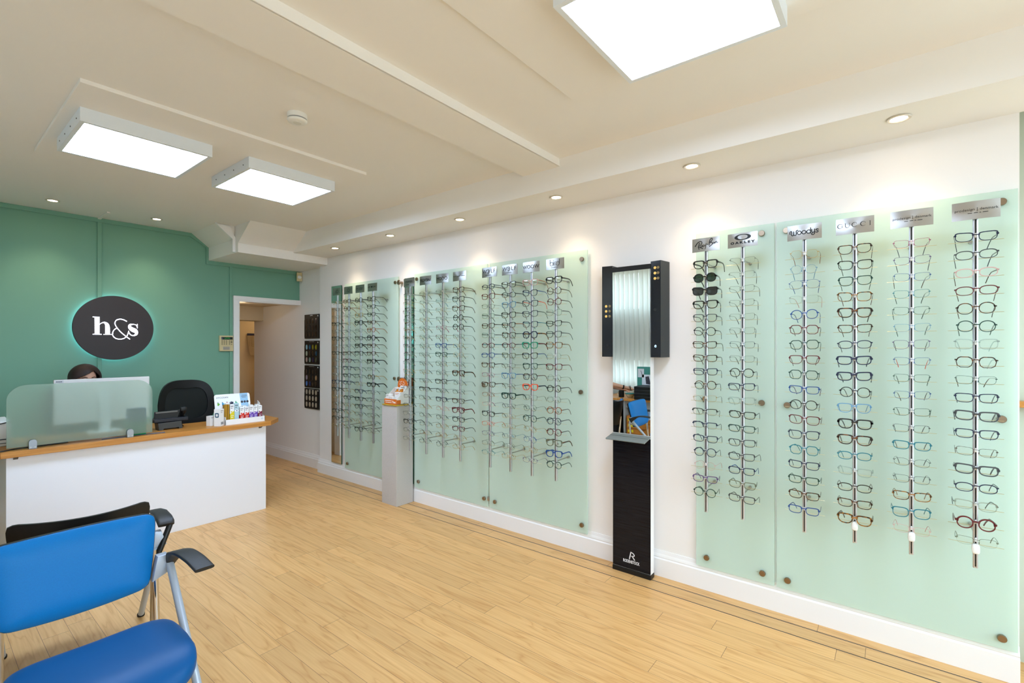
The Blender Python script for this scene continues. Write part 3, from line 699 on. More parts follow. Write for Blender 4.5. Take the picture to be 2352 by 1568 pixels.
sun_lens = {'g': thin_glass('green_sun_lens', (40, 66, 52), .06, .3), 'k': thin_glass('grey_sun_lens', (58, 58, 62), .06, .3)}
G = {  # colour, shape, weight (0 wire, 1 slim, 2 bold), optional temple colour or lens
 'A1': 'Gv0 Dv0 Sv0A Kr1 Ds0 Ks1 Sv0 Kr1 Sr0 Sv0 Sv0 Ns1 Kr1 Gv0 Kr0 Kr1 Kv1 Gv0',
 'A2': 'Tr1 To1A So0 Gr0 Dr0K Ds0K Dr0 Tr1 Rr1N Nr1 Kr1 Nr1 Gv0 Kv1 Gr0 Gr0 Gr0 Sv0',
 'A3': 'Ko1 Go0K Gs1K Ks2 Ss0 Kr1 Kr2 Ks1 Sv0K Kv0 Kr0 Go0 Nr1 Kr1 Ks1 Kr0 Go0 Ks1',
 'A4': 'Kc1 Kr1 Kr1 Tr1 As1 Ko2 Tr1 Tr1 Kr2 Sr0K Ko1G Kr2 Ss0K Sr0K Sr0K Ss0 Ss0K Sv0',
 'B1': 'Sv0 Gv0 Kr0 Sv0 Gv0 Gv0 Dv0 Sv0 Sv0 Gr0 Ku0 Sv0 Sv0 Dv0 Sr0K Kr1 Sv0K Sv0K',
 'B2': 'Sv0K Sv0 Sr0K Gr0K Ds0K Dr0K So0K Sv0 Sr0K Gr0K Sr0 Ku1 Sr0K Gv0 Sr0 Dr0 Gv0K Dv0K',
 'B3': 'Su0 Su0L Gu0K Su0 Mr0 Rr0G Br1 Er1 Ks0G So0 Kr1 Dr0 Nr1 Iv0 Ds0 Gr0 Gv0 Ko0',
 'B4': 'Tc1 Kc1 Tc1 Ko1 Ko1 Sr0K Gr0K Go0K Sr0K Ts2 So0K Dr0 Tr1 Rs2 Kr1 Rr1K Go0 Gv0',
 'C1': 'Nv1 Rc1A Kv0 Wr1K Tr1 Wr1K Rv1Q Bv1 Tr1 Mv0P Tr1 Av0 Iv0P Kr1 Ov0 Pv0 Sv0 Qu0',
 'C2': 'Kc1 Kv1 Lc1T Kc1T Kr1A Tc1E Rv1N Yr1 Dv0 Lc1B Tu0K Es2 Dr0 Gv0 Gv0 Sr0L So0K Gr0',
 'C3': 'Ic1A Nc1B Nc1O Nc1E Nc1Q Nh2H Vc2R Kc1B Ec1 Kh1R Os2N Ss0 Eo0 Eo1 Go0 Bo0 Gs0 Pr0',
 'C4': 'Ks2 To1 Ro1K Ws1D Kr1 Ds1 Hs1 Wo0G Rc1 So0 Ko1K So0 Ao1T No1 Ro1K Ys2T Bs2 Eo1',
 'D1': 'Ks2 Ko2g Kc2k Ks2 Ds1 Ko1 Tr1Y Tr1 Nr1 To1K Gr0K Ku1 Nu1 Nr1 No1D Io0 Pr1 Eo1K',
 'D2': 'Su0K Su0K Sr0K Sr0K Sr0K Sr0K Nr0K Sr0K Ko1 Nr1 Wr1 Kr1 Er1N Dr1 Dr1 Nr1B Yr1 Dr1K',
 'E1': 'Gh0A Lo0 Ba0 Wc0I Bo1 Rh1T Eh1 Rs1T Eh1 Br1P Ko1 Rc1 Nc1 Qh1 Nr1 Er1 Tr1 Br1',
 'E2': 'Ts1 Kc1E Es1 Hc1R Ts2K Tr1 Nv1K Nr2 Nr2 Ko1 Ls1 Ks2 Ts2 Qv1 Wr1 Kv1R Tr1 Hs2T',
 'E3': 'Mr0N Pr0N Br0T Qr0E Er0E Lr0E Pc0E Br0O Er0E Br0T Er0 Dr0 Qr1T Dv0 Dr0 Hr1 Qc1 Ir0',
 'E4': 'Nr1 Dv1N Iv1T Rv1T To1 Eo1 Wc1 Th1W Er0T Nr1 Dr2 Nr1 Tr0 Dr2 Nv1 Wr1D Ro2 Yu0'}
ORD = ['topmost', 'second', 'third', 'fourth', 'fifth', 'sixth', 'seventh', 'eighth', 'ninth', 'tenth', 'eleventh', 'twelfth', 'thirteenth', 'fourteenth', 'fifteenth', 'sixteenth', 'seventeenth', 'lowest']
WORD = {'0': 'wire ', '1': '', '2': 'bold '}
for key, y, _, _ in RAILS:
    for i, tok in enumerate(G[key].split()):
        cc, s, w = tok[0], tok[1], tok[2]; ex = tok[3] if len(tok) > 3 else ''
        tcol = ex if ex and ex.isupper() else cc
        lm = sun_lens.get(ex, lens_m)
        kind = 'sunglasses' if ex in sun_lens else 'glasses'
        pos = 'topmost on' if i == 0 else ('lowest on' if i == 17 else ORD[i]+' down')
        lab = f"{CLR[cc][0]} {WORD[w]}{SHP[s][0]} {kind}, {pos} the rail {WHERE[key]}"
        g = thing('eyeglasses', lab, 'glasses', (0, 0, 0), None, 'glasses on the right wall rails')
        zz = Z0-DZ*i
        g.matrix_world = Matrix.Translation((RX-.0235, y+random.uniform(-.002, .002), zz)) @ FR.to_4x4() @ Matrix.Rotation(R(random.uniform(-1.8, 1.8)), 4, 'Z') @ Matrix.Rotation(R(random.uniform(-3.5, 3.5)), 4, 'Y')
        obj('front_frame', front_mesh(s, w), GM[cc], g)
        c = centre(s, w); h = SHP[s][2]
        for sg in (1, -1):
            l = obj('lens', lens_mesh(s), lm, g); l.location = (sg*c, 0, 0); l.scale = (sg, 1, 1)
            tm = obj('temple', temple_mesh(w), GM[tcol], g)
            tm.location = (sg*(half(s, w)+.0032), h*(.45 if s != 'o' else .3)+(.004 if s == 'c' else 0), -.004)
            lean = random.uniform(1, 9) if key[0] in 'DE' else random.uniform(-1, 3)
            tm.scale = (sg, 1, 1); tm.rotation_euler = (R(random.uniform(-2, 2)), sg*R(lean), 0)
# ------------------------------------------------------------------ tall mirror stand
t = thing('mirror_stand', 'tall black mirror stand with lamp columns and small shelf on the right wall', 'mirror stand', (2.968, 1.353, 0), FR)
bm = NB(); box(bm, (-.132, .03, -.058), (.132, 2.02, -.005), .002); obj('back_panel', bm, trim_paint, t)
bm = NB(); box(bm, (-.134, 0, -.06), (.134, .03, .003), .003); obj('foot', bm, black_plastic, t)
bm = NB(); box(bm, (-.132, .034, -.005), (.132, .905, 0), .001); lower = obj('lower_panel', bm, None, t)
bg = mat('black_brushed_glass', (24, 25, 31), .12, spec=.25); nt = bg.node_tree
tc = nt.nodes.new('ShaderNodeTexCoord'); mp = nt.nodes.new('ShaderNodeMapping'); mp.inputs['Scale'].default_value = (4, 160, 1); n_ = nt.nodes.new('ShaderNodeTexNoise'); n_.inputs['Scale'].default_value = 1.5
rr = nt.nodes.new('ShaderNodeValToRGB'); rr.color_ramp.elements[0].color = (*lin((14, 15, 22)), 1); rr.color_ramp.elements[1].color = (*lin((36, 37, 42)), 1); rr.color_ramp.elements[0].position = .35
nt.links.new(tc.outputs['Object'], mp.inputs[0]); nt.links.new(mp.outputs[0], n_.inputs['Vector']); nt.links.new(n_.outputs['Fac'], rr.inputs['Fac']); nt.links.new(rr.outputs[0], nt.nodes['Principled BSDF'].inputs['Base Color'])
lower.data.materials.append(bg)
bm = NB(); stroke(bm, [(-.012, .100), (-.002, .146)], .0065, .0002, .0009, smooth=False); stroke(bm, [(-.002, .146), (.014, .140), (.022, .128), (.012, .122), (.002, .120)], .0055, .0002, .0009); stroke(bm, [(.006, .122), (.024, .100)], .0065, .0002, .0009, smooth=False)
text_into(bm, 'RODENSTOCK', .0275, 0, .081, .0005, .0004, .62, bold=.0006); obj('emblem', bm, mat('white_print', (225, 225, 228), .5), lower)
bm = NB(); box(bm, (-.131, -.54, -.002), (.131, .54, .002)); mg = obj('mirror_glass', bm, mirror, t); mg.location = (0, 1.465, .001); mg.rotation_euler = (.0085, 0, 0)
bm = NB(); box(bm, (-.135, 2.0, -.05), (.135, 2.032, .010), .002); obj('top_bar', bm, black_plastic, t)
navy_gloss = mat('dark_navy_gloss', (17, 21, 29), .12, coat=.3); side_m = mat('charcoal_satin', (40, 46, 48), .45)
for sg, nm in ((-1, 'left'), (1, 'right')):
    bm = NB(); P = [(sg*.135, .003), (sg*.205, .015), (sg*.222, -.092), (sg*.135, -.092)]
    prism(bm, P if sg > 0 else P[::-1], 1.432, 2.046, mapf=lambda x, z, y: (x, y, z)); c = obj('lamp_column', bm, side_m, t)
    bm = NB(); Q = [(sg*.136, .0035), (sg*.2045, .0153), (sg*.2045, .0163), (sg*.136, .0045)]
    prism(bm, Q if sg > 0 else Q[::-1], 1.434, 2.044, mapf=lambda x, z, y: (x, y, z)); fp = obj('front_plate', bm, navy_gloss, c)
    tilt = math.atan2(.012, .07)*sg
    def onplate(y, x): return (sg*x, y, .0047+(x-.136)*.172)
    ly = 1.74 if sg < 0 else 1.968
    for a in range(3):
        for b in range(2):
            bm = NB(); x_ = (.176 if sg < 0 else .166)+(-.024 if sg < 0 else .022)*b
            lathe(bm, [(.0088, 0), (.0088, .0015), (.0065, .002), (.006, .0008), (.0025, .0008), (.002, .002), (.0004, .0022)], 20); l = obj('lamp', bm, mat('amber_lamp', (214, 180, 104), .25, .3, emit=(220, 180, 100), estr=.25) if b == 0 else mat('amber_lamp_dim', (150, 132, 96), .25, .5), c, 40)
            l.location = onplate(ly-.034+.034*a, x_)
    bm = NB(); lathe(bm, [(.011, 0), (.011, .0006), (.008, .0012), (.0005, .0002)], 20); s = obj('sensor', bm, mat('sensor_black', (30, 28, 28), .3), c, 40); s.location = onplate(1.505 if sg < 0 else 1.735, .168)
    if sg > 0:
        bm = NB(); stroke(bm, [(.006*math.cos(R(a)), .006*math.sin(R(a))) for a in range(110, 431, 20)], .0022, 0, .0008); stroke(bm, [(0, .001), (0, .008)], .0022, 0, .0008, smooth=False)
        pw = obj('power_symbol', bm, mat('blue_white_led', (190, 225, 255), .4, emit=(170, 215, 255), estr=1.5), c); pw.location = onplate(1.503, .170)
bm = NB(); P = [(0, .921), (0, .911), (.098, .890), (.104, .894), (.102, .900)]
prism(bm, P, -.134, .134, .002, mapf=lambda z, y, x: (x, y, z)); sh = obj('shelf', bm, mat('grey_shelf', (112, 120, 118), .4), t)
bm = NB(); box(bm, (-.132, .9055, .0405), (.132, .9135, .0425)); gv = obj('shelf_groove', bm, black_paint, sh)

# ------------------------------------------------------------------ plinth with boxes
bm = NB(); box(bm, (2.851, 3.642, 0), (3.047, 3.866, .943), .002)
pl = obj('plinth', bm, mat('grey_stone_laminate', (190, 186, 182), .6, noise=.12, nscale=260, bump=.05, bscale=500)); tag(pl, 'tall square grey speckled plinth against the right wall', 'plinth')
bm = NB(); box(bm, (2.838, 3.628, .9435), (3.03, 3.846, .953), .002)
o = obj('tray', bm, mat('gold_card', (190, 160, 52), .35, .2)); tag(o, 'flat gold tray lying on top of the grey plinth', 'tray')
orange = mat('orange_card', (214, 108, 22), .5); ink = mat('grey_ink', (90, 92, 96), .6)
t = thing('counter_display', 'open orange and white cardboard display box on the grey plinth', 'display box', (2.93, 3.745, .9535), FR)
bm = NB(); box(bm, (-.092, 0, -.08), (.088, .003, .07)); box(bm, (-.092, 0, -.08), (.088, .155, -.077))
for x in (-.092, .085): prism(bm, [(.07, 0), (.07, .05), (-.05, .15), (-.08, .155), (-.08, 0)], x, x+.003, mapf=lambda z, y, x_: (x_, y, z))
obj('carton_body', bm, card_white, t)
bm = NB(); box(bm, (-.093, 0, .0675), (.089, .05, .071)); f = obj('front_lip', bm, orange, t)
bm = NB(); text_into(bm, 'Thea', .03, .05, .022, .0712, .0003, .9, bold=.0006); dashes(bm, .033, [(-.08, .018)], .008); dashes(bm, .016, [(-.075, .018)], .008)
for v in bm.verts:
    if v.co.z < .05: v.co.z += .0712
obj('print', bm, card_white, f)
bm = NB(); box(bm, (.0885, .004, .02), (.0895, .042, .066)); sp = obj('side_print', bm, orange, t)
bm = NB(); n = 20; prism(bm, [(-.075, .15)]+[(-.0+.075*math.cos(math.pi-math.pi*k/n), .17+.07*math.sin(math.pi*k/n)) for k in range(n+1)]+[(.075, .15)], -.0765, -.074)
hd = obj('header', bm, orange, t); bm = NB(); dashes(bm, .205, [(-.04, .0), (.01, .035)], .012); dashes(bm, .182, [(-.045, -.01), (.0, .04)], .012)
for v in bm.verts: v.co.z += -.0738
obj('print', bm, card_white, hd)
def carton(loc, size, label, group, body=card_white, bandc=None, bandh=.6, mark=None, rot=FB, extra=None, spot=False):
    """small upright medicine carton: body, coloured lower wrap, printed lines"""
    t = thing('carton', label, 'carton', loc, rot, group)
    w, h, d = size; bm = NB(); box(bm, (-w/2, 0, -d), (w/2, h, 0), .0006, 1); b = obj('carton_body', bm, body, t)
    if bandc:
        bm = NB(); q = h*bandh; e = .0005
        V = [(-w/2-e, 0), (w/2+e, 0), (w/2+e, q*1.05), (w*.1, q), (-w/2-e, q*.82)]
        prism(bm, V, -d-e, e); obj('colour_wrap', bm, bandc, t)
    if spot:
        bm = NB(); disc(bm, -w*.17, h*bandh, w*.26, .0006, .0011, 18); obj('emblem_ring', bm, card_white, t); bm = NB(); disc(bm, -w*.17, h*bandh, w*.18, .0011, .0015, 18); obj('emblem', bm, bandc, t)
    bm = NB(); dashes(bm, h*.9, [(-w*.35, w*.3)], h*.05); dashes(bm, h*.8, [(-w*.35, w*.1)], h*.035)
    for v in bm.verts: v.co.z += .0006
    obj('print', bm, mark or ink, t)
    if bandc and spot:
        bm = NB(); dashes(bm, h*.42, [(-w*.3, w*.4)], h*.035); dashes(bm, h*.33, [(-w*.3, w*.3)], h*.045); dashes(bm, h*.2, [(-w*.3, -w*.15), (0, w*.35)], h*.05); dashes(bm, h*.1, [(-w*.3, -w*.15), (0, w*.35)], h*.05)
        for v in bm.verts: v.co.z += .0008
        obj('wrap_print', bm, card_white, t)
    return t
green_c = mat('green_card', (90, 168, 40), .5); blue_c = mat('blue_card', (30, 78, 150), .5)
gp = 'cartons in the orange display box'
def pc(x, y, z, w, h, d, label, **k): return carton((2.93-z, 3.745-x, .957+y), (w, h, d), label, gp, rot=FR, **k)
pc(-.058, 0, .06, .048, .088, .05, 'white carton with green and blue bands, front left in the orange display box', bandc=green_c, bandh=.24)
pc(-.013, 0, .062, .022, .066, .03, 'small white carton, left of the pair at the front of the orange display box')
pc(.012, 0, .062, .022, .066, .03, 'small white carton, right of the pair at the front of the orange display box')
pc(.02, 0, .005, .085, .106, .035, 'wide white carton in the middle row of the orange display box', mark=orange)
orb = mat('orange_stripe', (226, 138, 34), .5)
pc(-.042, 0, -.035, .045, .145, .02, 'white and orange striped carton, left one of the back pair on the plinth', bandc=orb, bandh=.9)
pc(.01, 0, -.035, .045, .145, .02, 'white and orange striped carton, right one of the back pair on the plinth', bandc=orb, bandh=.9)
pc(.028, 0, -.0575, .09, .165, .015, 'tallest white carton standing against the header on the plinth')

# ------------------------------------------------------------------ lens sample boards in the recess
SB = [('top', 1.903, 1.602, [(40, 34, 34), (26, 22, 24), (30, 26, 26), (60, 44, 48), (44, 36, 36), (40, 40, 46), (44, 36, 36), (20, 18, 18), (30, 30, 34), (40, 38, 36), (48, 34, 30), (24, 20, 20)], 'darkest and topmost black lens sample board in the recess'),
 ('second', 1.575, 1.285, [(150, 196, 214), (24, 92, 128), (128, 124, 34), (140, 134, 30), (170, 180, 160), (36, 36, 36), (40, 24, 24), (20, 74, 100), (180, 158, 154), (130, 150, 146), (20, 24, 66), (70, 78, 64)], 'black lens sample board with colourful lenses, second from the top in the recess'),
 ('third', 1.266, .99, [(30, 24, 34), (20, 20, 20), (24, 24, 24), (20, 20, 20), (150, 140, 160), (22, 22, 22), (28, 28, 30), (160, 130, 96), (80, 128, 200), (24, 44, 96), (20, 20, 22), (18, 18, 18)], 'black lens sample board with few blue lenses, third from the top in the recess'),
 ('low', .978, .728, [(178, 168, 150)]*12, 'black lens sample board with cream lenses, lowest of the four in the recess')]
for nm, z1, z0, cols, lab in SB:
    t = thing('sample_board', lab, 'sample board', (XN-.001, 5.672, z0), FR, 'lens sample boards in the recess'); hgt = z1-z0
    bm = NB(); box(bm, (-.172, 0, 0), (.165, hgt, .016), .002); box(bm, (-.178, .02, 0), (-.172, hgt*.78, .014)); obj('board', bm, mat('sample_board_black', (16, 14, 13), .5), t)
    top = hgt*.86 if nm != 'low' else hgt*.98
    for r_ in range(3):
        for c_ in range(4):
            bm = NB(); n = 16; cx = -.115+.074*c_; cy = top*(.84-.315*r_)
            prism(bm, [(cx+.022*math.cos(2*math.pi*k/n)*(1 if math.cos(2*math.pi*k/n) < 0 else .8), cy+.031*math.sin(2*math.pi*k/n)) for k in range(n)], .0162, .0185)
            cl = cols[r_*4+c_]; obj('lens_sample', bm, mat('sample_%d_%d_%d' % cl, cl, .12, coat=.3), t)
    bm = NB(); box(bm, (.145, hgt*.9, .016), (.156, hgt*.95, .02)); obj('latch', bm, white_plastic, t)
    bm = NB(); dashes(bm, hgt*.955, [(-.03, .03)] if nm == 'top' else [(-.06, .06)], .012 if nm == 'top' else .006)
    for v in bm.verts: v.co.z += .0162
    obj('print', bm, mat('pale_print', (150, 146, 138), .5) if nm != 'top' else card_white, t)

# ------------------------------------------------------------------ feature wall: round sign, keypad, detector
t = thing('wall_sign', 'round dark sign with glowing letters on the green wall above the desk', 'sign', (1.262, 5.94, 1.684), FB)
bm = NB(); lathe(bm, [(.300, -.03), (.311, -.028), (.311, 0), (.309, .002)], 96); obj('sign_disc', bm, mat('dark_brown_sign', (46, 38, 38), .5), t, 30)
bm = NB(); lathe(bm, [(.285, -.034), (.290, -.034), (.290, -.031), (.285, -.031)], 64); obj('led_ring', bm, mat('halo_led', (170, 220, 240), .5, emit=(150, 214, 240), estr=5.), t)
bm = NB(); lathe(bm, [(.03, -.06), (.03, -.03)], 16, (.2, 0, 0)); lathe(bm, [(.03, -.06), (.03, -.03)], 16, (-.2, 0, 0)); obj('bracket', bm, black_plastic, t)
bm = NB()
prism(bm, [(545, 617), (507, 612), (507, 602), (640, 602), (640, 928), (683, 933), (683, 942), (507, 942), (507, 933), (548, 926)][::-1], 0, 1)
stroke(bm, [(640, 748), (690, 714), (745, 712), (788, 760), (798, 850), (798, 934)], [10, 14, 34, 80, 92, 92], 0, 1, rnd=False)
prism(bm, [(715, 933), (890, 930), (905, 905), (912, 915), (892, 941), (715, 942)], 0, 1)
stroke(bm, [(1185, 670), (1120, 642), (1050, 632), (975, 655), (945, 710), (965, 770), (1010, 830), (1080, 900), (1180, 975), (1250, 1022)], 16, 0, 1)
stroke(bm, [(990, 805), (930, 845), (900, 900), (905, 960), (960, 1010), (1045, 1025), (1130, 1010), (1190, 965), (1215, 910), (1228, 865)], 15, 0, 1)
stroke(bm, [(1410, 785), (1385, 740), (1330, 727), (1262, 738), (1246, 782), (1300, 828), (1376, 862), (1392, 912), (1345, 948), (1290, 946), (1250, 918), (1228, 868)], [10, 14, 14, 38, 60, 82, 80, 56, 24, 16, 18, 10], 0, 1)
stroke(bm, [(1412, 722), (1412, 802)], [10, 8], 0, 1, smooth=False)
for v in bm.verts: v.co = Vector(((v.co.x-950)/820*.311, -(v.co.y-805)/625*.311, .0022+v.co.z*.002))
obj('lettering', bm, mat('sign_letter_glow', (240, 244, 255), .5, emit=(226, 232, 255), estr=3.2), t)
t = thing('alarm_keypad', 'cream alarm keypad with green display beside the doorway', 'alarm keypad', (2.272, 5.985, 1.449), FB)
cream = mat('cream_plastic', (212, 196, 150), .45)
bm = NB(); box(bm, (-.071, .0, -.012), (.072, .178, .018), .004); box(bm, (-.068, .068, .018), (.069, .172, .024), .002); obj('housing', bm, cream, t)
bm = NB(); box(bm, (-.058, .132, .0242), (.062, .162, .0262)); dsp = obj('display', bm, black_gloss, t)
bm = NB(); dashes(bm, .148, [(-.02, .036)], .012)
for v in bm.verts: v.co.z += .0263
obj('readout', bm, mat('green_readout', (30, 120, 50), .5, emit=(30, 140, 50), estr=.5), dsp)
for c_, x in enumerate((-.049, -.026, -.003, .028, .050)):
    for r_ in range(4):
        if c_ == 4 and r_ == 1: continue
        bm = NB(); big = c_ == 4 and r_ == 2
        if big: disc(bm, x, .103, .0095, .024, .027, 16)
        else: prism(bm, [(x+.0085*math.cos(2*math.pi*k/12), .119-.0135*r_+.004*math.sin(2*math.pi*k/12)) for k in range(12)], .024, .0265)
        obj('button', bm, mat('keypad_button', (112, 106, 76), .5), t)
bm = NB(); box(bm, (-.038, .016, .018), (.036, .052, .0186)); pl_ = obj('paper_label', bm, mat('label_paper', (190, 180, 164), .6), t)
bm = NB(); [dashes(bm, .046-.009*k, [(-.034, .03)], .005) for k in range(4)]
for v in bm.verts: v.co.z += .0187
obj('print', bm, ink, pl_)
t = thing('motion_detector', 'small cream motion detector under the ceiling in the doorway corner', 'motion detector', (3.118, 5.94, 2.335), Matrix.Rotation(R(-18), 3, 'Z') @ FB)
bm = NB(); box(bm, (-.032, 0, -.03), (.03, .112, .012), .006); obj('housing', bm, cream, t)
bm = NB(); ellipsoid(bm, (0, .052, .012), (.024, .022, .012), 20, 12); obj('dome', bm, white_plastic, t, 60)
t = thing('calendar', 'paper calendar with navy header hanging on the hall wall beyond the doorway', 'calendar', (3.42, 7.944, 1.365), FB)
bm = NB()
ctl = [(0, .03), (.06, .022), (.16, .012), (.28, .004), (.325, .002)]
V = [[bm.verts.new((x+(.03*(1-y/.33)**2 if x < -.05 else 0), y, zz+(.004 if x > 0 else .01*(1-y/.33)+.002))) for x in (-.1, -.05, .0, .1)] for y, zz in ctl]
for i in range(len(V)-1):
    for k in range(3): bm.faces.new((V[i][k], V[i][k+1], V[i+1][k+1], V[i+1][k]))
bmesh.ops.solidify(bm, geom=bm.faces[:], thickness=.001); obj('page', bm, mat('calendar_paper', (206, 186, 150), .7), t)
bm = NB(); box(bm, (-.1, .31, .004), (.1, .345, .008)); hd = obj('header', bm, mat('navy_card', (26, 26, 60), .5), t)
bm = NB(); box(bm, (-.06, .0, .034), (.1, .022, .036)); obj('footer', bm, mat('navy_card', (26, 26, 60), .5), t)
bm = NB(); [dashes(bm, .285-.024*k, [(-.075, -.065), (-.05, .0), (.02, .08)], .012) for k in range(10)]
for v in bm.verts: v.co.z += .034-.10*max(0, v.co.y)+.001
obj('print', bm, mat('brown_print', (120, 96, 66), .6), t)
# ------------------------------------------------------------------ reception desk
t = thing('reception_desk', 'white panelled reception desk with its long plain front towards the room', 'desk', (1.238, 4.56, 0))
bm = NB(); box(bm, (-.833, 0, 0), (.834, .02, .771), .001, 1); obj('front_panel', bm, laminate, t)
for x in (-.833, .814): bm = NB(); box(bm, (x, .02, 0), (x+.02, .40, .771)); obj('side_panel', bm, laminate, t)
for x in (-.80, .77): bm = NB(); prism(bm, [(0, .771), (-.03, .771), (0, .752)], x, x+.022, mapf=lambda y, z, x_: (x_, y, z)); obj('bracket', bm, mat('bracket_brown', (84, 70, 56), .4, .5), t)
bm = NB()
prism(bm, [(.378, 4.52), (2.10, 4.52), (2.245, 4.68), (2.245, 4.97), (1.42, 4.97), (1.42, 5.22), (.02, 5.22), (.02, 4.62), (.30, 4.62)], .7715, .811, .003)
o = obj('worktop', bm, oak); tag(o, 'long oak worktop with clipped corners on the white reception desk', 'worktop')
WT = .8115
t = thing('desk_screen', 'frosted glass screen with rounded top corners standing on the front of the worktop', 'screen', (.804, 4.57, WT), FB)
def rrect(x0, x1, y0, y1, r, corners=(1, 1, 1, 1), n=10):
    P = []
    for cx, cy, a0, on in ((x1, y0, -90, corners[0]), (x1, y1, 0, corners[1]), (x0, y1, 90, corners[2]), (x0, y0, 180, corners[3])):
        if not on: P.append((cx, cy)); continue
        ox = cx-r if cx == x1 else cx+r; oy = cy-r if cy == y1 else cy+r
        P += [(ox+r*math.cos(R(a0+90*k/n)), oy+r*math.sin(R(a0+90*k/n))) for k in range(n+1)]
    return P
bm = NB(); prism(bm, rrect(-.397, .397, .018, .432, .1, (0, 1, 1, 0)), -.004, .004); obj('glass', bm, screen_glass, t)
for x in (-.275, .253):
    bm = NB(); prism(bm, rrect(x-.02, x+.02, 0, .062, .018, (0, 1, 1, 0)), .0045, .028, .002); c = obj('clamp', bm, mat('satin_nickel', (150, 154, 158), .35, .9), t)
    bm = NB(); [disc(bm, x+s*.0105, .012, .0042, .028, .0292, 14) for s in (-1, 1)]; obj('screw', bm, steel, c)
t = thing('monitor', 'white backed computer monitor standing behind the frosted screen', 'monitor', (.995, 5.0, WT), FB)
bm = NB(); box(bm, (-.30, .09, -.028), (.30, .434, .0), .004); obj('back_shell', bm, mat('monitor_silver', (216, 212, 206), .4), t)
bm = NB(); box(bm, (-.297, .094, -.034), (.297, .435, -.0285)); obj('display', bm, black_gloss, t)
bm = NB(); box(bm, (-.035, .0, -.02), (.035, .3, .02), .004); box(bm, (-.11, 0, -.09), (.11, .012, .07), .003); obj('stand', bm, white_plastic, t)
bm = NB(); box(bm, (-.294, .41, .0002), (-.245, .431, .0008)); sk = obj('sticker', bm, mat('sticker_grey', (196, 196, 198), .4), t); bm = NB(); dashes(bm, .42, [(-.288, -.252)], .009)
for v in bm.verts: v.co.z += .0009
obj('print', bm, ink, sk)
# printer, folder box, keyboard, strap, cables
t = thing('printer', 'pale boxy printer at the left end of the reception desk', 'printer', (.25, 4.98, WT))
bm = NB(); box(bm, (-.2, -.17, 0), (.2, .17, .165), .006); obj('housing', bm, mat('printer_beige', (214, 210, 198), .5), t)
bm = NB(); box(bm, (-.17, -.173, .045), (.19, -.169, .052)); box(bm, (-.17, -.173, .02), (.19, -.169, .024)); obj('slot', bm, dark_grey, t)
bm = NB(); box(bm, (-.202, -.172, .15), (.202, .172, .172), .004); obj('lid', bm, white_plastic, t)
t = thing('tissue_carton', 'blue and green carton blurred behind the frosted screen', 'carton', (1.12, 4.66, WT))
bm = NB(); box(bm, (-.055, -.04, .105), (.055, .04, .206), .001); obj('upper_wrap', bm, mat('blue_wrap', (36, 86, 196), .5), t)
bm = NB(); box(bm, (-.055, -.04, 0), (.055, .04, .105), .001); obj('lower_wrap', bm, mat('green_wrap', (16, 166, 70), .5), t)
t = thing('keyboard', 'dark keyboard lying in front of the seated person', 'keyboard', (.96, 5.155, WT))
bm = NB(); box(bm, (-.21, -.06, 0), (.21, .06, .018), .003); kb = obj('keyboard_body', bm, black_plastic, t)
bm = NB(); [box(bm, (-.2+.0275*i, -.05+.021*j, .018), (-.2+.0275*i+.022, -.05+.021*j+.016, .022)) for i in range(14) for j in range(5)]; obj('keys', bm, dark_grey, t)
bm = NB(); tube(bm, [(.90, 4.60, WT+.002), (1.02, 4.596, WT+.002), (1.16, 4.605, WT+.002), (1.29, 4.585, WT+.002)], .0022, 6, True, 2.6)
o = obj('lanyard', bm, mat('blue_strap', (28, 92, 150), .6), None, 60); tag(o, 'blue strap lying under the frosted screen on the worktop', 'strap')
bm = NB(); tube(bm, catmull([(.06, 4.60, WT+.006), (.36, 4.555, WT+.005), (.45, 4.60, WT+.005), (.62, 4.62, WT+.005), (.72, 4.64, WT+.005)], 6), .004, 8); o = obj('cable', bm, black_plastic, None, 60); tag(o, 'black cable lying along the front edge of the worktop under the screen', 'cable')
bm = NB(); tube(bm, catmull([(.18, 4.62, WT+.11), (.26, 4.63, WT+.15), (.42, 4.66, WT+.18), (.60, 4.74, WT+.21), (.7, 4.97, WT+.25)], 6), .0035, 8); o = obj('cord', bm, black_plastic, None, 60); tag(o, 'thin black cable rising from the printer behind the frosted screen', 'cable')
# desk telephone, seen from behind
t = thing('telephone', 'black desk telephone on the worktop beside the frosted screen', 'telephone', (1.37, 4.715, WT), FB)
bm = NB(); prism(bm, [(-.083, 0), (-.053, 0), (-.053, .014), (.058, .014), (.058, 0), (.083, 0), (.075, .062), (-.09, .058)], -.10, 0, .002)
obj('stand', bm, mat('phone_stand_grey', (60, 60, 56), .5), t)
bm = NB(); P = [(-.045, .055), (-.075, .075), (-.115, .075), (-.14, .02), (-.13, .01), (-.05, .05)]
box(bm, (-.115, .062, -.13), (.13, .092, -.012), .006); obj('phone_body', bm, mat('phone_navy', (26, 27, 34), .35), t)
bm = NB(); prism(bm, [(-.11, .085), (.055, .085), (.075, .155), (-.103, .15)], -.055, -.03, .003); s = obj('display_back', bm, black_plastic, t)
bm = NB(); box(bm, (-.10, .138, -.0295), (.055, .150, -.027), .001); obj('edge_strip', bm, mat('phone_edge', (96, 94, 88), .3), s)
bm = NB(); tube(bm, [(.10, .165, -.045), (.102, .135, -.05), (.105, .10, -.10), (.105, .085, -.14)], [.020, .022, .017, .02], 12); box(bm, (.078, .14, -.05), (.124, .175, -.024), .005); obj('handset', bm, black_plastic, t, 50)
bm = NB(); tube(bm, catmull([(.12, .09, -.05), (.105, .05, -.05), (.095, .025, -.06), (.11, .008, -.07), (.12, .008, -.12)], 6), .0035, 8); obj('cord', bm, black_plastic, t, 60)

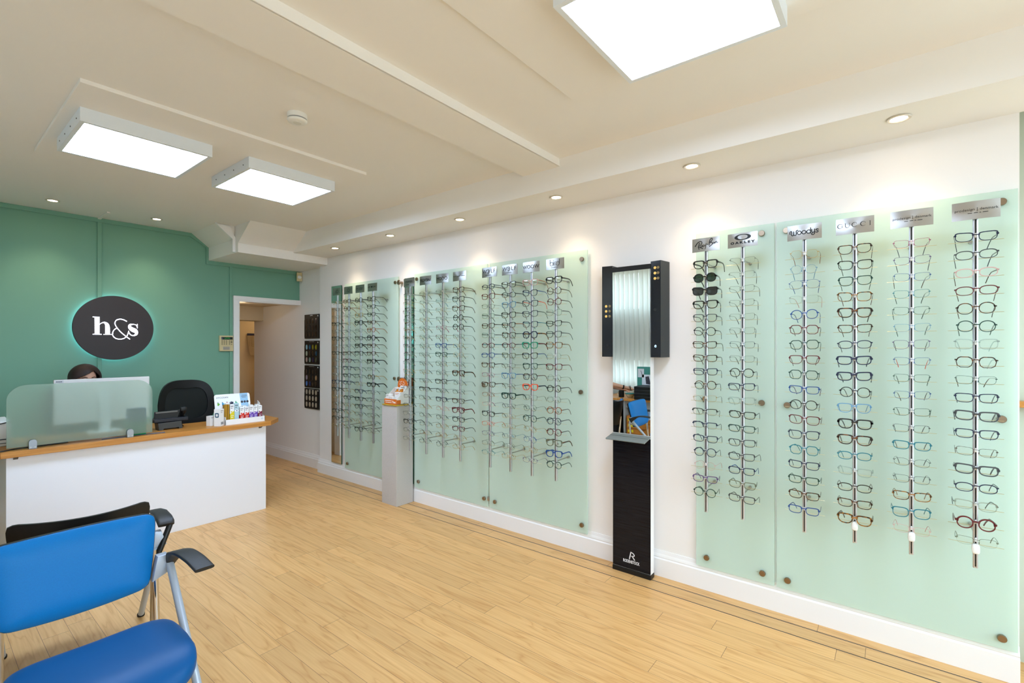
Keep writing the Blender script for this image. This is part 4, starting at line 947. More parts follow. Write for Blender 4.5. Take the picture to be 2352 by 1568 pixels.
# eye-drop display and its cartons
t = thing('eye_drop_display', 'white cardboard display tray with tilted back board on the right of the worktop', 'display box', (1.902, 4.575, WT), FB)
bm = NB(); box(bm, (-.168, 0, -.15), (.168, .003, 0)); box(bm, (-.168, .003, -.003), (.168, .047, 0)); box(bm, (-.168, .003, -.15), (-.165, .07, 0)); prism(bm, [(0, .003), (0, .047), (-.08, .06), (-.10, .16), (-.15, .18), (-.15, .003)][::-1], .165, .168, mapf=lambda z, y, x: (x, y, z)); obj('tray', bm, card_white, t)
bm = NB(); prism(bm, rrect(-.2, .1, .1, .265, .02, (0, 1, 1, 0)), -.004, 0); bb = obj('back_board', bm, card_white, t); bb.location = (-.005, 0, -.10); bb.rotation_euler = (R(-12), 0, 0)
bm = NB(); prism(bm, [(.022, .104), (.085, .104), (.08, .2645), (.012, .2645)], .0002, .0006); obj('blue_strip', bm, mat('sky_blue_print', (150, 188, 214), .5), bb)
bm = NB(); text_into(bm, 'HYCOSAN', .021, -.135, .235, .0004, .0002, .95, spacing=1.05); obj('lettering', bm, mat('dark_grey_print', (60, 62, 66), .5), bb)
for k, (c_, n_) in enumerate((((110, 176, 60), 'lime'), ((60, 150, 190), 'sky'), ((206, 74, 60), 'coral'), ((128, 92, 160), 'lilac'), ((70, 170, 120), 'mint'))):
    bm = NB(); box(bm, (-.178+.037*k, .165, .0003), (-.166+.037*k, .19, .0008)); prism(bm, [(-.166+.037*k, .17), (-.156+.037*k, .178), (-.166+.037*k, .186)], .0003, .0008); obj('printed_bottle', bm, mat('print_'+n_, c_, .5), bb)
    bm = NB(); box(bm, (-.178+.037*k, .192, .0003), (-.168+.037*k, .196, .0008)); obj('printed_cap', bm, ink, bb)
for k in range(3): bm = NB(); disc(bm, .028+.024*k, .185, .0105, .0007, .0011, 20); obj('printed_photo', bm, mat('photo_dark', (60, 56, 66), .5, noise=.8, nscale=120), bb)
bm = NB(); dashes(bm, .246, [(.03, .075)], .005); dashes(bm, .236, [(.025, .075)], .005); dashes(bm, .226, [(.03, .065)], .005)
for v in bm.verts: v.co.z += .0007
obj('print', bm, ink, bb)
bm = NB(); ring2d(bm, [(.142+.008*math.cos(k*.3142), .026+.008*math.sin(k*.3142)) for k in range(20)], [(.142+.005*math.cos(k*.3142), .026+.005*math.sin(k*.3142)) for k in range(20)], .0003, .0007); obj('emblem', bm, mat('sky_blue_print', (150, 188, 214), .5), t)
red_c, pur_c, mar_c, yel_c, pal_c, gold_c, nav_c = mat('red_card', (214, 44, 24), .5), mat('purple_card', (112, 72, 170), .5), mat('maroon_card', (120, 14, 46), .5), mat('yellow_card', (226, 204, 34), .5), mat('pale_blue_card', (176, 204, 212), .5), mat('ochre_card', (172, 126, 26), .5), mat('navy_card', (26, 26, 60), .5)
gp = 'cartons in the white eye-drop display'
def dc(x, h, w, label, wrap=None, bh=.6, body=card_white, y=4.612, d=.034, spot=True, mark=None): return carton((x, y, WT+.0035), (w, h, d), label, gp, body=body, bandc=wrap, bandh=bh, spot=spot, mark=mark)
dc(1.802, .172, .034, 'yellow and white carton at the front of the eye-drop display', yel_c, .62)
dc(1.840, .178, .036, 'tall pale blue carton with an eye mark in the eye-drop display', None, 0, pal_c, spot=False, mark=nav_c)
bm = NB(); prism(bm, [(1.8225, WT+.0035), (1.8575, WT+.0035), (1.8575, WT+.017), (1.8225, WT+.017)], 4.6105, 4.6118, mapf=lambda x, z, y: (x, y, z)); tmp = obj('navy_foot_band', bm, nav_c); par = [o_ for o_ in COL.objects if o_.get('label') == 'tall pale blue carton with an eye mark in the eye-drop display'][0]; bpy.context.view_layer.update(); tmp.parent = par; tmp.matrix_parent_inverse = par.matrix_world.inverted()
bm = NB(); prism(bm, [(.016*math.cos(k*.393), .112+.010*math.sin(k*.393)) for k in range(16)], .0006, .001); eye = obj('eye_mark', bm, card_white, par); bm = NB(); disc(bm, 0, .112, .005, .001, .0013, 14); obj('pupil', bm, blue_c, eye)
dc(1.885, .138, .036, 'red and white carton, left one of the red pair in the eye-drop display', red_c)
dc(1.926, .138, .036, 'red and white carton, right one of the red pair in the eye-drop display', red_c)
dc(1.966, .140, .034, 'purple and white carton, left one of the purple pair in the eye-drop display', pur_c)
dc(2.003, .140, .034, 'purple and white carton, right one of the purple pair in the eye-drop display', pur_c)
dc(2.043, .140, .034, 'maroon and white carton at the right end of the eye-drop display', mar_c)
for k, x in enumerate((1.7455, 1.7585, 1.7735)):
    dc(x, .172, .0115, ['ochre carton edge, first of three at the left of the eye-drop display', 'ochre carton edge, middle of three at the left of the eye-drop display', 'ochre carton edge, third of three beside the yellow carton'][k], None, 0, gold_c, 4.615, .04, False, gold_c)
for k, (x, c_, n_) in enumerate(((1.80, nav_c, 'navy topped'), (1.885, red_c, 'red'), (1.926, red_c, 'other red'), (1.985, pur_c, 'purple'), (2.043, mar_c, 'maroon'))):
    dc(x, .18 if k == 0 else .146, .06 if k == 0 else .034, f'{n_} carton standing in the back row of the eye-drop display', c_, 1. if k == 0 else .6, y=4.66, spot=False)
# two plain cartons left of the display
t = carton((1.705, 4.573, WT), (.052, .147, .055), 'upright white carton with barcode standing left of the eye-drop display', 'cartons beside the eye-drop display', rot=Matrix.Rotation(R(36), 3, 'Z') @ FB, mark=mat('pale_print', (150, 146, 138), .5))
bm = NB(); [box(bm, (-.014+.0035*k, .014, .0004), (-.014+.0035*k+(.0012 if k % 3 else .0022), .036, .0008)) for k in range(9)]; obj('barcode', bm, ink, t)
bm = NB(); prism(bm, rrect(-.045, -.012, .075, .115, .008), .0, .0006, mapf=lambda z, y, x: (-.0262-x, y, z)); q = obj('side_emblem', bm, mat('petrol_print', (36, 84, 110), .5), t)
bm = NB(); prism(bm, rrect(-.037, -.020, .084, .106, .005), .0, .0009, mapf=lambda z, y, x: (-.0262-x, y, z)); obj('emblem_centre', bm, card_white, q)
carton((1.657, 4.64, WT), (.045, .085, .05), 'short pale carton behind the barcode carton on the worktop', 'cartons beside the eye-drop display', rot=Matrix.Rotation(R(20), 3, 'Z') @ FB)

# ------------------------------------------------------------------ office chairs behind the desk
meshm = thin_glass('chair_mesh', (14, 16, 15), .02, .03)
def office_chair(loc, rot, label, sz=0.):
    t = thing('office_chair', label, 'office chair', loc, rot, 'office chairs behind the desk')
    def ol(w, h, e, dip, n=56):
        P = []
        for k in range(n):
            a = 2*math.pi*k/n; x = w*spow(math.cos(a), e); z = h*spow(math.sin(a), e); x *= 1-.10*(z/h if z > 0 else 0)
            if dip and z > 0: z -= dip*math.exp(-(x/(w*.45))**2)*(z/h)
            P.append((x, z))
        return P
    def P3(p, y=0): return lambda x, z, yy: (x, yy+.05*(x/.24)**2*-1, z)
    O, I = ol(.236, .218, .62, 0), ol(.182, .155, .62, .018)
    bm = NB(); n = len(O); L4 = []
    for ring_, y in ((O, -.016), (O, .016), (I, .012), (I, -.012)): L4.append([bm.verts.new((x, y-.045*(x/.236)**2, .965+z)) for x, z in ring_])
    for k in range(n):
        j = (k+1) % n
        for a in range(4): bm.faces.new((L4[a][k], L4[a][j], L4[(a+1) % 4][j], L4[(a+1) % 4][k]))
    obj('back_frame', bm, black_plastic, t, 40)
    bm = NB(); ct = bm.verts.new((0, 0, .96)); vs = [bm.verts.new((x, -.045*(x/.236)**2, .965+z)) for x, z in ol(.184, .157, .62, .018)]
    for k in range(n): bm.faces.new((ct, vs[k], vs[(k+1) % n]))
    obj('back_mesh', bm, mat('mesh_fabric', (17, 22, 18), .8), t, 60)
    bm = NB(); tube(bm, catmull([(0, .02, .80), (0, .05, .62), (0, .02, .50+sz), (0, -.18, .44+sz)], 6), .03, 10, True, .6); obj('spine', bm, black_plastic, t, 50)
    bm = NB(); superell(bm, (0, -.24, .47+sz), (.235, .235, .045), .5, .45); obj('seat', bm, mat('black_fabric', (16, 16, 17), .9), t, 60)
    for sg in (1, -1):
        bm = NB(); tube(bm, catmull([(sg*.22, -.2, .44), (sg*.285, -.2, .5), (sg*.285, -.18, .62)], 6), .016, 8); box(bm, (sg*.285-.035, -.31, .62), (sg*.285+.035, -.07, .645), .01); obj('armrest', bm, black_plastic, t, 50)
    bm = NB(); cyl(bm, (0, -.22, .08), (0, -.22, .43+sz), .026); obj('gas_lift', bm, black_plastic, t, 40)
    bm = NB()
    for k in range(5):
        a = R(72*k+18); tube(bm, [(0, -.22, .10), (.3*math.cos(a), -.22+.3*math.sin(a), .075)], [.03, .018], 8)
    obj('star_base', bm, black_plastic, t, 50)
    for k in range(5):
        a = R(72*k+18); bm = NB(); lathe(bm, [(.028, -.022), (.03, -.012), (.03, .012), (.028, .022)], 16, (.3*math.cos(a), -.22+.3*math.sin(a), .0305), 'x'); obj('caster', bm, black_plastic, t, 40)
office_chair((1.655, 5.30, 0), R(4), 'empty black mesh back office chair behind the telephone')
office_chair((.962, 5.80, 0), 0, 'office chair under the seated person behind the monitor', -.14)

# ------------------------------------------------------------------ people
skin = mat('skin', (206, 156, 130), .5); skin2 = mat('skin_tanned', (196, 146, 118), .5)
def remesh(o, vox, it=6):
    m = o.modifiers.new('fuse', 'REMESH'); m.mode = 'VOXEL'; m.voxel_size = vox; m.use_smooth_shade = True
    s = o.modifiers.new('ease', 'SMOOTH'); s.iterations = it; s.factor = .5
def limb(bm, pts, rad, n=14):
    tube(bm, pts, rad, n)
    for p, r in zip(pts, rad): ellipsoid(bm, p, (r, r, r), 14, 8)
def hand(bm, wrist, d, up, sg):
    d = Vector(d).normalized(); up = Vector(up).normalized(); sd = d.cross(up).normalized()*sg; w = Vector(wrist)
    limb(bm, [w, w+d*.05, w+d*.085], [.024, .030, .028], 12)
    for k, ln in enumerate((.062, .074, .078, .068)):
        b = w+d*.085+sd*(-.028+.019*k); limb(bm, [b, b+d*ln*.5+up*.004, b+d*ln*.85-up*.014, b+d*ln-up*.026], [.0095, .009, .0085, .0075], 8)
    b = w+d*.03-sd*.03; limb(bm, [b, b+d*.03-sd*.02, b+d*.058-sd*.024], [.011, .010, .0085], 8)
def person(loc, rot, label, skinm, topm, hands, elbows, head_z, hair=None, sleeves=.45, trousers=None):
    t = thing('person', label, 'person', loc, rot)
    hz = head_z; k = (hz-.55)/.67          # torso scale
    ch = .55+(.98-.55)*k; b = NB()
    limb(b, [(0, 0, .56), (0, -.015, .55+.18*k), (0, -.02, .55+.34*k)], [.135, .115, .125]); limb(b, [(-.09, 0, ch-.03), (0, -.01, ch), (.09, 0, ch-.03)], [.075, .09, .075])
    limb(b, [(0, 0, ch+.02), (0, -.012, hz-.10)], [.055, .05])
    for sg in (1, -1):
        limb(b, [(sg*.075, -.02, .55), (sg*.10, -.23, .545), (sg*.12, -.44, .53)], [.095, .08, .062]); limb(b, [(sg*.12, -.44, .53), (sg*.12, -.43, .33), (sg*.12, -.41, .10)], [.06, .055, .038]); limb(b, [(sg*.12, -.40, .06), (sg*.125, -.52, .035), (sg*.128, -.60, .03)], [.042, .036, .026])
        S, E, W = Vector((sg*.165, .0, ch-.02)), Vector(elbows[sg]), Vector(hands[sg])
        limb(b, [S, (S+E)/2, E], [.052, .046, .038]); limb(b, [E, (E+W)/2, W], [.038, .035, .025]); hand(b, W, W-E, (0, 0, 1), sg)
    c = Vector((0, -.015, hz))
    ellipsoid(b, c+Vector((0, .012, .02)), (.074, .094, .10), 24, 16); ellipsoid(b, c+Vector((0, -.03, -.05)), (.056, .062, .068), 20, 14); ellipsoid(b, c+Vector((0, -.085, -.105)), (.02, .016, .014), 12, 8)
    limb(b, [c+Vector((0, -.084, .0)), c+Vector((0, -.106, -.035))], [.010, .015], 10); limb(b, [c+Vector((-.02, -.088, -.07)), c+Vector((.02, -.088, -.07))], [.006, .006], 8)
    for sg in (1, -1): ellipsoid(b, c+Vector((sg*.076, .0, -.015)), (.009, .018, .03), 10, 8)
    o = obj('body', b, skinm, t); remesh(o, .0065, 5)
    for sg in (1, -1):
        b = NB(); ellipsoid(b, c+Vector((sg*.031, -.083, .0)), (.014, .009, .009), 14, 8); e = obj('eye', b, mat('eye_white', (225, 222, 218), .2), t, 60)
        b = NB(); ellipsoid(b, c+Vector((sg*.031, -.0905, .0)), (.0055, .003, .0055), 10, 8); obj('iris', b, mat('iris_brown', (40, 26, 18), .2), e, 60)
        b = NB(); tube(b, [c+Vector((sg*.014, -.0925, .022)), c+Vector((sg*.032, -.091, .027)), c+Vector((sg*.05, -.082, .021))], [.003, .0035, .002], 8); obj('eyebrow', b, mat('brow_brown', (52, 34, 26), .7), t, 60)
    b = NB(); limb(b, [c+Vector((-.02, -.095, -.07)), c+Vector((0, -.099, -.069)), c+Vector((.02, -.095, -.07))], [.003, .006, .003], 8); obj('lips', b, mat('lip_rose', (170, 96, 90), .5), t, 60)
    b = NB(); limb(b, [(0, 0, .54), (0, -.015, .55+.18*k), (0, -.02, .55+.34*k)], [.15, .128, .138]); limb(b, [(-.1, 0, ch-.03), (0, -.01, ch-.005), (.1, 0, ch-.03)], [.084, .098, .084])
    for sg in (1, -1):
        S, E, W = Vector((sg*.165, .0, ch-.02)), Vector(elbows[sg]), Vector(hands[sg]); f = sleeves
        if f <= .5: P = [S, S+(E-S)*f*1.5]; rr_ = [.062, .058]
        else: P = [S, (S+E)/2, E, E+(W-E)*.85]; rr_ = [.062, .055, .047, .036]
        limb(b, P, rr_)
    o = obj('top', b, topm, t); remesh(o, .009, 6)
    b = NB()
    for sg in (1, -1): limb(b, [(sg*.075, -.02, .55), (sg*.10, -.23, .545), (sg*.12, -.44, .53)], [.108, .09, .072]); limb(b, [(sg*.12, -.44, .53), (sg*.12, -.43, .33), (sg*.12, -.41, .12)], [.07, .063, .052])
    o = obj('trousers', b, trousers or mat('dark_trousers', (30, 31, 36), .8), t); remesh(o, .01, 6)
    for sg in (1, -1):
        b = NB(); limb(b, [(sg*.12, -.405, .062), (sg*.125, -.52, .042), (sg*.128, -.60, .034)], [.048, .042, .032]); o = obj('shoe', b, black_plastic, t); remesh(o, .008, 3)
    if hair == 'long':
        b = NB(); nu, nv = 180, 120; grid = []
        for j in range(nv+1):
            row = []
            for i in range(nu):
                a = 2*math.pi*i/nu; v_ = j/nv
                ph = min(v_*1.6, 1.)*math.pi/2; rr2 = math.sin(ph); z = .118*math.cos(ph) if v_*1.6 < 1 else -(v_*1.6-1)*.40
                wv = 1+.012*math.sin(a*7+z*9)
                wid = .112*(1+.10*max(0, -z)/.3)
                row.append(Vector((wid*rr2*math.cos(a)*wv, .110*rr2*math.sin(a)*wv+.012, z+.022)))
            grid.append(row)
        vt = [[b.verts.new(c+p) for p in row] for row in grid[1:]]
        topv = b.verts.new(c+grid[0][0])
        def face_open(p):
            x, y, z = p.x, p.y, p.z
            if y > -.03: return False
            hl = .084-.56*max(0, .038-x)-1.1*max(0, x-.038)
            return z < hl and abs(x) < .085
        for i in range(nu): b.faces.new((topv, vt[0][i], vt[0][(i+1) % nu]))
        for j in range(nv-1):
            for i in range(nu):
                ctr = (grid[j+1][i]+grid[j+2][(i+1) % nu])/2
                if face_open(ctr): continue
                b.faces.new((vt[j][i], vt[j][(i+1) % nu], vt[j+1][(i+1) % nu], vt[j+1][i]))
        bmesh.ops.delete(b, geom=[v for v in b.verts if not v.link_faces], context='VERTS')
        o = obj('hair', b, mat('dark_brown_hair', (36, 19, 15), .6, noise=.35, nscale=90), t, 80); s = o.modifiers.new('thick', 'SOLIDIFY'); s.thickness = .010; s.offset = -1
    elif hair == 'short':
        b = NB(); ellipsoid(b, c+Vector((0, .022, .042)), (.08, .095, .088), 24, 16); o = obj('hair', b, mat('short_brown_hair', (60, 44, 34), .6), t); remesh(o, .008, 4)
    return t
person((.962, 5.50, 0), R(7), 'person with dark brown hair seated behind the monitor', skin, mat('black_blouse', (24, 24, 28), .8), {1: (.12, -.25, .862), -1: (-.12, -.25, .862)}, {1: (.23, -.08, .77), -1: (-.23, -.08, .77)}, 1.212, 'long', 1.)
p2 = person((-.62, 3.61, 0), 0, 'person in grey T-shirt at the side desk, arm visible in the mirror', skin2, mat('grey_tshirt', (92, 96, 102), .85), {1: (.06, -.56, .845), -1: (-.2, -.36, .80)}, {1: (.26, -.28, .93), -1: (-.25, -.12, .83)}, 1.30, 'short', .45)
bm = NB(); lathe(bm, [(.0285, -.011), (.031, -.009), (.031, .009), (.0285, .011)], 20); w_ = obj('watch', bm, black_plastic, p2, 50)
d_ = (Vector((.06, -.56, .845))-Vector((.26, -.28, .93))).normalized(); w_.location = Vector((.06, -.56, .845))-d_*.035; w_.rotation_euler = d_.to_track_quat('Z', 'Y').to_euler()
bm = NB(); box(bm, (-.9+.03, 3.47, .0), (-.36, 3.89, .385), .02)
o = obj('stool', bm, mat('black_fabric', (16, 16, 17), .9)); tag(o, 'dark padded stool under the person in the grey T-shirt', 'stool')

# ------------------------------------------------------------------ waiting chairs
blue_f = mat('blue_vinyl', (0, 110, 180), .45, spec=.25, noise=.05, nscale=300, bump=.08, bscale=900)
blue_s = mat('blue_seat_vinyl', (0, 80, 140), .42, spec=.25, bump=.06, bscale=900)
dimp = mat('black_dimpled_plastic', (20, 20, 20), .42); nt = dimp.node_tree
tc = nt.nodes.new('ShaderNodeTexCoord'); vo = nt.nodes.new('ShaderNodeTexVoronoi'); vo.inputs['Scale'].default_value = 75; vo.inputs['Randomness'].default_value = 0
cr = nt.nodes.new('ShaderNodeMath'); cr.operation = 'GREATER_THAN'; cr.inputs[1].default_value = .28; bp = nt.nodes.new('ShaderNodeBump'); bp.inputs['Strength'].default_value = .8; bp.inputs['Distance'].default_value = .002
nt.links.new(tc.outputs['Object'], vo.inputs['Vector']); nt.links.new(vo.outputs['Distance'], cr.inputs[0]); nt.links.new(cr.outputs[0], bp.inputs['Height']); nt.links.new(bp.outputs[0], nt.nodes['Principled BSDF'].inputs['Normal'])
def sheet(bm, fn, th, nu=28, nv=14):
    """closed slab: fn(u, v) is its front surface, th(u, v) its thickness towards +y"""
    A = [[bm.verts.new(fn(-1+2*i/nu, j/nv)) for i in range(nu+1)] for j in range(nv+1)]
    B = [[bm.verts.new(Vector(fn(-1+2*i/nu, j/nv))+Vector((0, th(-1+2*i/nu, j/nv), 0))) for i in range(nu+1)] for j in range(nv+1)]
    for j in range(nv):
        for i in range(nu):
            bm.faces.new((A[j][i], A[j][i+1], A[j+1][i+1], A[j+1][i])); bm.faces.new((B[j][i+1], B[j][i], B[j+1][i], B[j+1][i+1]))
    for j in range(nv):
        bm.faces.new((A[j][0], A[j+1][0], B[j+1][0], B[j][0])); bm.faces.new((A[j][nu], B[j][nu], B[j+1][nu], A[j+1][nu]))
    for i in range(nu):
        bm.faces.new((A[0][i], B[0][i], B[0][i+1], A[0][i+1])); bm.faces.new((A[nv][i], A[nv][i+1], B[nv][i+1], B[nv][i]))
def waiting_chair(loc, rot, label, arms):
    WS = .915 if arms == 'pivot' else 1.
    t = thing('waiting_chair', label, 'chair', loc, rot, 'waiting chairs')
    def back(u, v, ins=0.):
        e = max(0, (abs(2*v-1)-.72)/.28); w = (.252-.034*(1-v)**1.4)*(1-.022*e**3)
        x = u*(w-ins)*WS; ed = max(0, (abs(u)-.86)/.14)
        z = .513+.286*v; z += ((.004 if arms == 'stub' else -.004)*(1-u*u)*v - .020*(1-u*u)*(1-v)) + (v-.5)*-.025*ed*ed
        y = (.328-.014*u*u if arms == 'stub' else .39-.083*u*u)+.055*(v-.5)
        return Vector((x, y, z))
    bm = NB(); sheet(bm, lambda u, v: back(u, v, .002)+Vector((0, .030*(max(abs(u), abs(2*v-1))**6), 0)), lambda u, v: .034-.030*(max(abs(u), abs(2*v-1))**6)); o = obj('backrest_pad', bm, blue_f, t, 60)
    s = o.modifiers.new('round', 'SUBSURF'); s.levels = 1; s.render_levels = 1
    bm = NB(); sheet(bm, lambda u, v: back(u, v, .001)+Vector((0, .0345, .0)), lambda u, v: .014); o = obj('back_shell', bm, dimp, t, 40)
    def warp(x, y, z):
        f = max(0, -y/.21); return (x*(1-.10*f*f), y, z-.035*f**3+.012*(x/.23)**2)
    bm = NB(); superell(bm, (0, -.06, .43), (.232, .215, .040), .55, .42, 56, 20, warp); obj('seat_pad', bm, blue_s, t, 70)
    bm = NB(); superell(bm, (0, -.06, .405), (.215, .195, .026), .4, .42, 40, 10, warp); obj('seat_shell', bm, black_plastic, t, 60)
    for sg in (1, -1):
        bm = NB(); P = [(.240, .632), (.277, .632), (.297, .567), (.222, .533)]; prism(bm, [(sg*a, b) for a, b in (P if sg > 0 else P[::-1])], .305, .345, .003, mapf=lambda x, z, y: (x, y, z)); obj('side_bracket', bm, silver_paint, t, 30)
        bm = NB(); tube(bm, [(sg*.282, .305, .592), (sg*.272, .03, .31), (sg*.266, -.245, .012)], .0142, 14, True); obj('leg', bm, silver_paint, t, 50)
        bm = NB(); tube(bm, [(sg*.245, .36, .56), (sg*.245, .335, .30), (sg*.245, .33, .012)], .0115, 12); obj('leg', bm, chrome, t, 50)
        for p in ((sg*.266, -.248, 0), (sg*.245, .33, 0)):
            bm = NB(); lathe(bm, [(.016, 0), (.018, .004), (.018, .014), (.014, .02)], 14, p); obj('foot_cap', bm, black_plastic, t, 40)
        bm = NB(); tube(bm, [(sg*.262, .0, .30), (sg*.21, .0, .40)], .008, 8); obj('seat_bracket', bm, silver_paint, t, 40)
        bm = NB()
        if arms == 'pivot':
            path = [Vector(p) for p in ((sg*.297, .330, .652), (sg*.297, .318, .662), (sg*.297, .26, .669), (sg*.294, .15, .669), (sg*.291, .05, .656))]; n = 5; wid = [.032, .034, .034, .033, .028]; hgt = [.018, .024, .022, .020, .012]
        else:
            path = catmull([(sg*.288, .33, .600), (sg*.291, .285, .628), (sg*.297, .21, .660), (sg*.303, .10, .662), (sg*.308, .0, .646)], 6); n = len(path)
            wid = [.017+(.034-.017)*min(1, i/(n*.5)) for i in range(n)]; hgt = [.060-.046*min(1, i/(n*.45)) for i in range(n)]
        rings = []
        for i, p in enumerate(path):
            tg = (path[min(i+1, n-1)]-path[max(i-1, 0)]).normalized(); sd = Vector((1, 0, 0)); up = sd.cross(tg).normalized(); up = up if up.z > 0 else -up
            rings.append([bm.verts.new(p+sd*(wid[i]*spow(math.cos(a), .5))+up*(hgt[i]*.5*spow(math.sin(a), .6))) for a in [2*math.pi*q/16 for q in range(16)]])
        for i in range(n-1):
            for q in range(16): bm.faces.new((rings[i][q], rings[i][(q+1) % 16], rings[i+1][(q+1) % 16], rings[i+1][q]))
        bm.faces.new(rings[0]); bm.faces.new(rings[-1]); obj('armrest', bm, mat('arm_grey_black', (30, 29, 26), .5, bump=.12, bscale=1200), t, 50)
        if arms == 'pivot':
            bm = NB(); tube(bm, catmull([(sg*.318, .305, .662), (sg*.312, .318, .645), (sg*.292, .335, .60), (sg*.268, .35, .545), (sg*.25, .352, .50)], 6), .0125, 10); obj('arm_support', bm, black_plastic, t, 50)
            bm = NB(); lathe(bm, [(.015, 0), (.015, .006), (.009, .0065), (.008, .005), (.001, .005)], 16, (sg*.326, .305, .662), 'x'); obj('arm_screw', bm, black_plastic, t, 40)
    return t
waiting_chair((.405, 2.075, 0), 0, 'blue padded waiting chair in the foreground, facing the room', 'stub')
waiting_chair((.516, 3.075, 0), math.pi-.13, 'waiting chair seen from behind with black dimpled back, facing the desk', 'pivot')

# ------------------------------------------------------------------ side desk seen in the tall mirror
t = thing('side_desk', 'oak topped side desk under the side window, seen in the mirror', 'desk', (-.55, 2.75, 0))
bm = NB(); box(bm, (-.36, -.5, .70), (.33, .55, .73), .003); obj('desk_top', bm, oak, t)
for y in (-.48, .165): bm = NB(); box(bm, (-.34, y, 0), (.30, y+.025, .70)); obj('side_panel', bm, mat('grey_panel', (150, 150, 148), .5), t)
for x_ in (-.33, .29): bm = NB(); box(bm, (x_, .50, 0), (x_+.03, .53, .70)); obj('leg', bm, silver_paint, t)
bm = NB(); box(bm, (.26, -.455, .60), (.28, .165, .70)); obj('apron', bm, mat('grey_panel', (150, 150, 148), .5), t)
t = thing('drawer_unit', 'low wooden drawer unit with yellow labels under the side desk', 'drawer unit', (-.26, 2.685, 0))
dw = wood('orange_wood', (190, 122, 48), (164, 98, 32), (18, 1.4, 18), .4)
bm = NB(); box(bm, (-.45, -.22, 0), (-.02, .22, .49), .002); obj('carcass', bm, dw, t)
for k in range(6):
    bm = NB(); z0 = .012+.078*k; prism(bm, [(-.212, z0), (.212, z0), (.212, z0+.072), (.06, z0+.072), (.04, z0+.058), (-.04, z0+.058), (-.06, z0+.072), (-.212, z0+.072)], -.019, 0, mapf=lambda y, z, x: (x, y, z)); dr = obj('drawer', bm, dw, t)
    bm = NB(); box(bm, (.0005, .115, z0+.02), (.002, .19, z0+.055)); obj('label_card', bm, mat('yellow_label', (226, 210, 40), .5), dr)
DT = .7305
t = thing('leaflet_holder', 'teal acrylic leaflet holder standing on the side desk', 'leaflet holder', (-.5, 2.74, DT))
bm = NB(); box(bm, (-.01, -.13, 0), (0, .105, .43), .001); box(bm, (-.15, -.13, 0), (0, .105, .008)); obj('acrylic', bm, mat('teal_acrylic', (70, 136, 124), .12, coat=.3), t)
for y0, y1, z0, z1, c_ in ((.0, .09, .28, .40, (206, 206, 210)), (-.12, .03, .16, .32, (214, 216, 224))):
    bm = NB(); box(bm, (.003, y0, z0), (.006, y1, z1)); lf = obj('leaflet', bm, mat('leaflet_%d' % c_[0], c_, .5), t)
    bm = NB(); prism(bm, [(y0+.02, z0+.02), (y1-.06, z0+.03), (y1-.05, z1-.03), (y0+.05, z1-.02)], .0063, .0068, mapf=lambda y, z, x: (x, y, z)); obj('printed_picture', bm, mat('photo_dark', (60, 56, 66), .5, noise=.8, nscale=120), lf)
for k in range(4):
    bm = NB(); box(bm, (-.14, -.15, .0), (.14, .13, .044), .004); o = obj('document_tray', bm, black_plastic, None); o.location = (-.34, 2.63, DT+.0445*k); tag(o, ['lowest', 'second lowest', 'second highest', 'topmost'][k]+' black tray of the stack on the side desk', 'tray', 'black trays on the side desk')
t = thing('mug', 'cream and black mug on the side desk', 'mug', (-.36, 3.02, DT))
bm = NB(); lathe(bm, [(.036, 0), (.038, .004), (.038, .095), (.034, .095), (.034, .01), (.002, .008)], 28); obj('cup', bm, black_plastic, t, 40)
bm = NB(); tube(bm, [(.0, .036+.026*math.sin(R(a)), .048+.028*math.cos(R(a))) for a in range(0, 181, 20)], .005, 8); obj('handle', bm, mat('cream_glaze', (220, 210, 186), .2), t, 50)
t = thing('bowl', 'pale bowl with green rim on the side desk', 'bowl', (-.36, 2.89, DT))
bm = NB(); lathe(bm, [(.03, 0), (.034, .004), (.062, .045), (.064, .05), (.06, .05), (.03, .01), (.002, .008)], 28); obj('dish', bm, mat('cream_glaze', (220, 210, 186), .2), t, 50)
bm = NB(); lathe(bm, [(.0645, .05), (.068, .052), (.068, .06), (.0645, .062), (.06, .06), (.06, .052)], 28); obj('rim', bm, mat('teal_glaze', (70, 130, 120), .25), t, 50)
t = thing('pencil_pot', 'pale pot holding pencils on the side desk behind the bowl', 'pencil pot', (-.52, 2.93, DT))
bm = NB(); lathe(bm, [(.03, 0), (.032, .003), (.034, .08), (.031, .08), (.029, .006), (.002, .005)], 24); obj('pot', bm, mat('cream_glaze', (220, 210, 186), .2), t, 50)
for k in range(3): bm = NB(); tube(bm, [(0, .006*k-.006, .01), (.0, .03-.012*k+.02, .15)], .0035, 6); obj('pencil', bm, mat('pencil_dark', (70, 46, 30), .5), t)
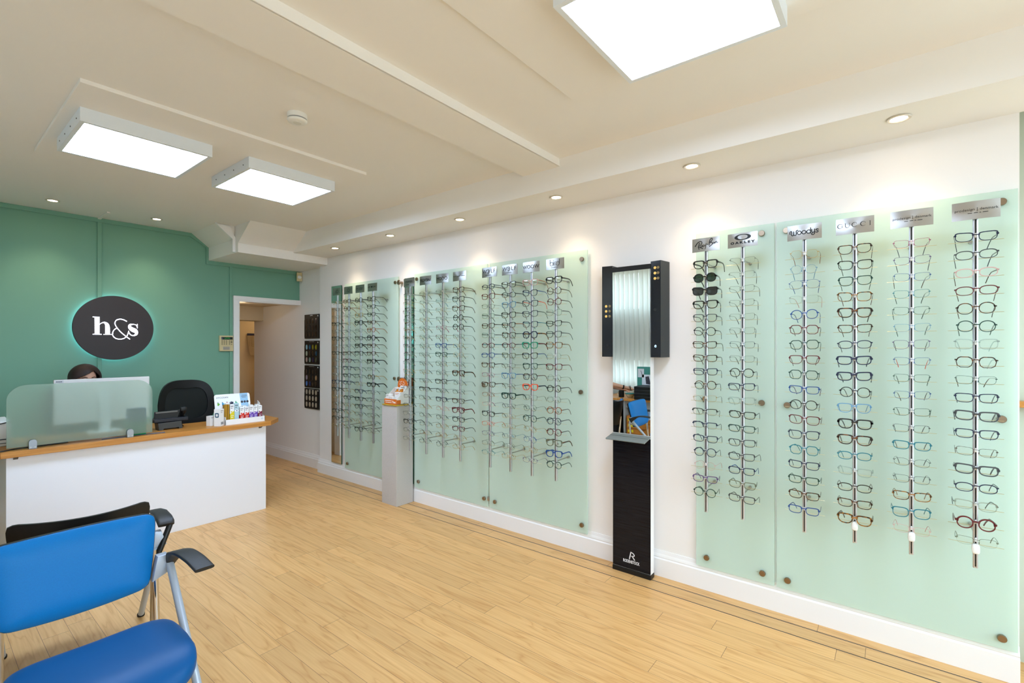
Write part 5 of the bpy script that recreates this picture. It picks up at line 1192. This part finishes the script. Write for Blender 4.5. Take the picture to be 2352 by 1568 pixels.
# ------------------------------------------------------------------ daylight, camera, view
wd = bpy.data.worlds.new('overcast_daylight'); SC.world = wd; wd.use_nodes = True; nt = wd.node_tree
bgn = nt.nodes['Background']; bgn.inputs['Strength'].default_value = DAY
tc = nt.nodes.new('ShaderNodeTexCoord'); sp = nt.nodes.new('ShaderNodeSeparateXYZ'); rp = nt.nodes.new('ShaderNodeValToRGB')
rp.color_ramp.elements[0].position = .46; rp.color_ramp.elements[0].color = (.30, .31, .31, 1); rp.color_ramp.elements[1].position = .56; rp.color_ramp.elements[1].color = (.70, .85, 1., 1)
mp = nt.nodes.new('ShaderNodeMapRange'); mp.inputs['From Min'].default_value = -1; mp.inputs['From Max'].default_value = 1
nt.links.new(tc.outputs['Generated'], sp.inputs[0]); nt.links.new(sp.outputs['Z'], mp.inputs['Value']); nt.links.new(mp.outputs[0], rp.inputs['Fac']); nt.links.new(rp.outputs['Color'], bgn.inputs['Color'])
def portal(name, loc, rot, sx, sy):
    d = bpy.data.lights.new(name, 'AREA'); d.shape = 'RECTANGLE'; d.size = sx; d.size_y = sy; d.cycles.is_portal = True
    o = bpy.data.objects.new(name, d); COL.objects.link(o); o.location = loc; o.rotation_euler = rot
portal('front_window_portal', ((FX0+FX1)/2, -1.95, (FZ0+FZ1)/2), (R(90), 0, 0), FX1-FX0, FZ1-FZ0)
portal('side_window_portal', (-1.15, (WY0+WY1)/2, (WZ0+WZ1)/2), (R(90), 0, R(-90)), WY1-WY0, WZ1-WZ0)
portal('bay_window_portal', (3.43, (BY0+BY1)/2, (BZ0+BZ1)/2), (R(90), 0, R(90)), BY1-BY0, BZ1-BZ0)
MATS['light_panel_diffuser'].node_tree.nodes['Principled BSDF'].inputs['Emission Strength'].default_value = PANEL

cam = bpy.data.cameras.new('camera'); co = bpy.data.objects.new('camera', cam); COL.objects.link(co); SC.camera = co
F_PX, YAW, HY = 1103.4, R(51.56), 796.0
cam.sensor_width = 36; cam.sensor_fit = 'HORIZONTAL'; cam.lens = 36*F_PX/2352
cam.shift_y = (HY-784)/2352
co.location = (0, 0, 1.5); co.rotation_euler = (R(90), 0, -YAW); cam.clip_start = .02
vs = SC.view_settings; vs.view_transform = 'Standard'; vs.look = 'None'; vs.gamma = 1; vs.use_curve_mapping = False; vs.exposure = EXPO
SC.display_settings.display_device = 'sRGB'
cy = SC.cycles
cy.adaptive_threshold = .02; cy.max_bounces = 9; cy.diffuse_bounces = 6; cy.glossy_bounces = 4; cy.transmission_bounces = 6; cy.transparent_max_bounces = 24
cy.sample_clamp_indirect = 8; cy.caustics_reflective = False; cy.caustics_refractive = False; cy.use_denoising = True
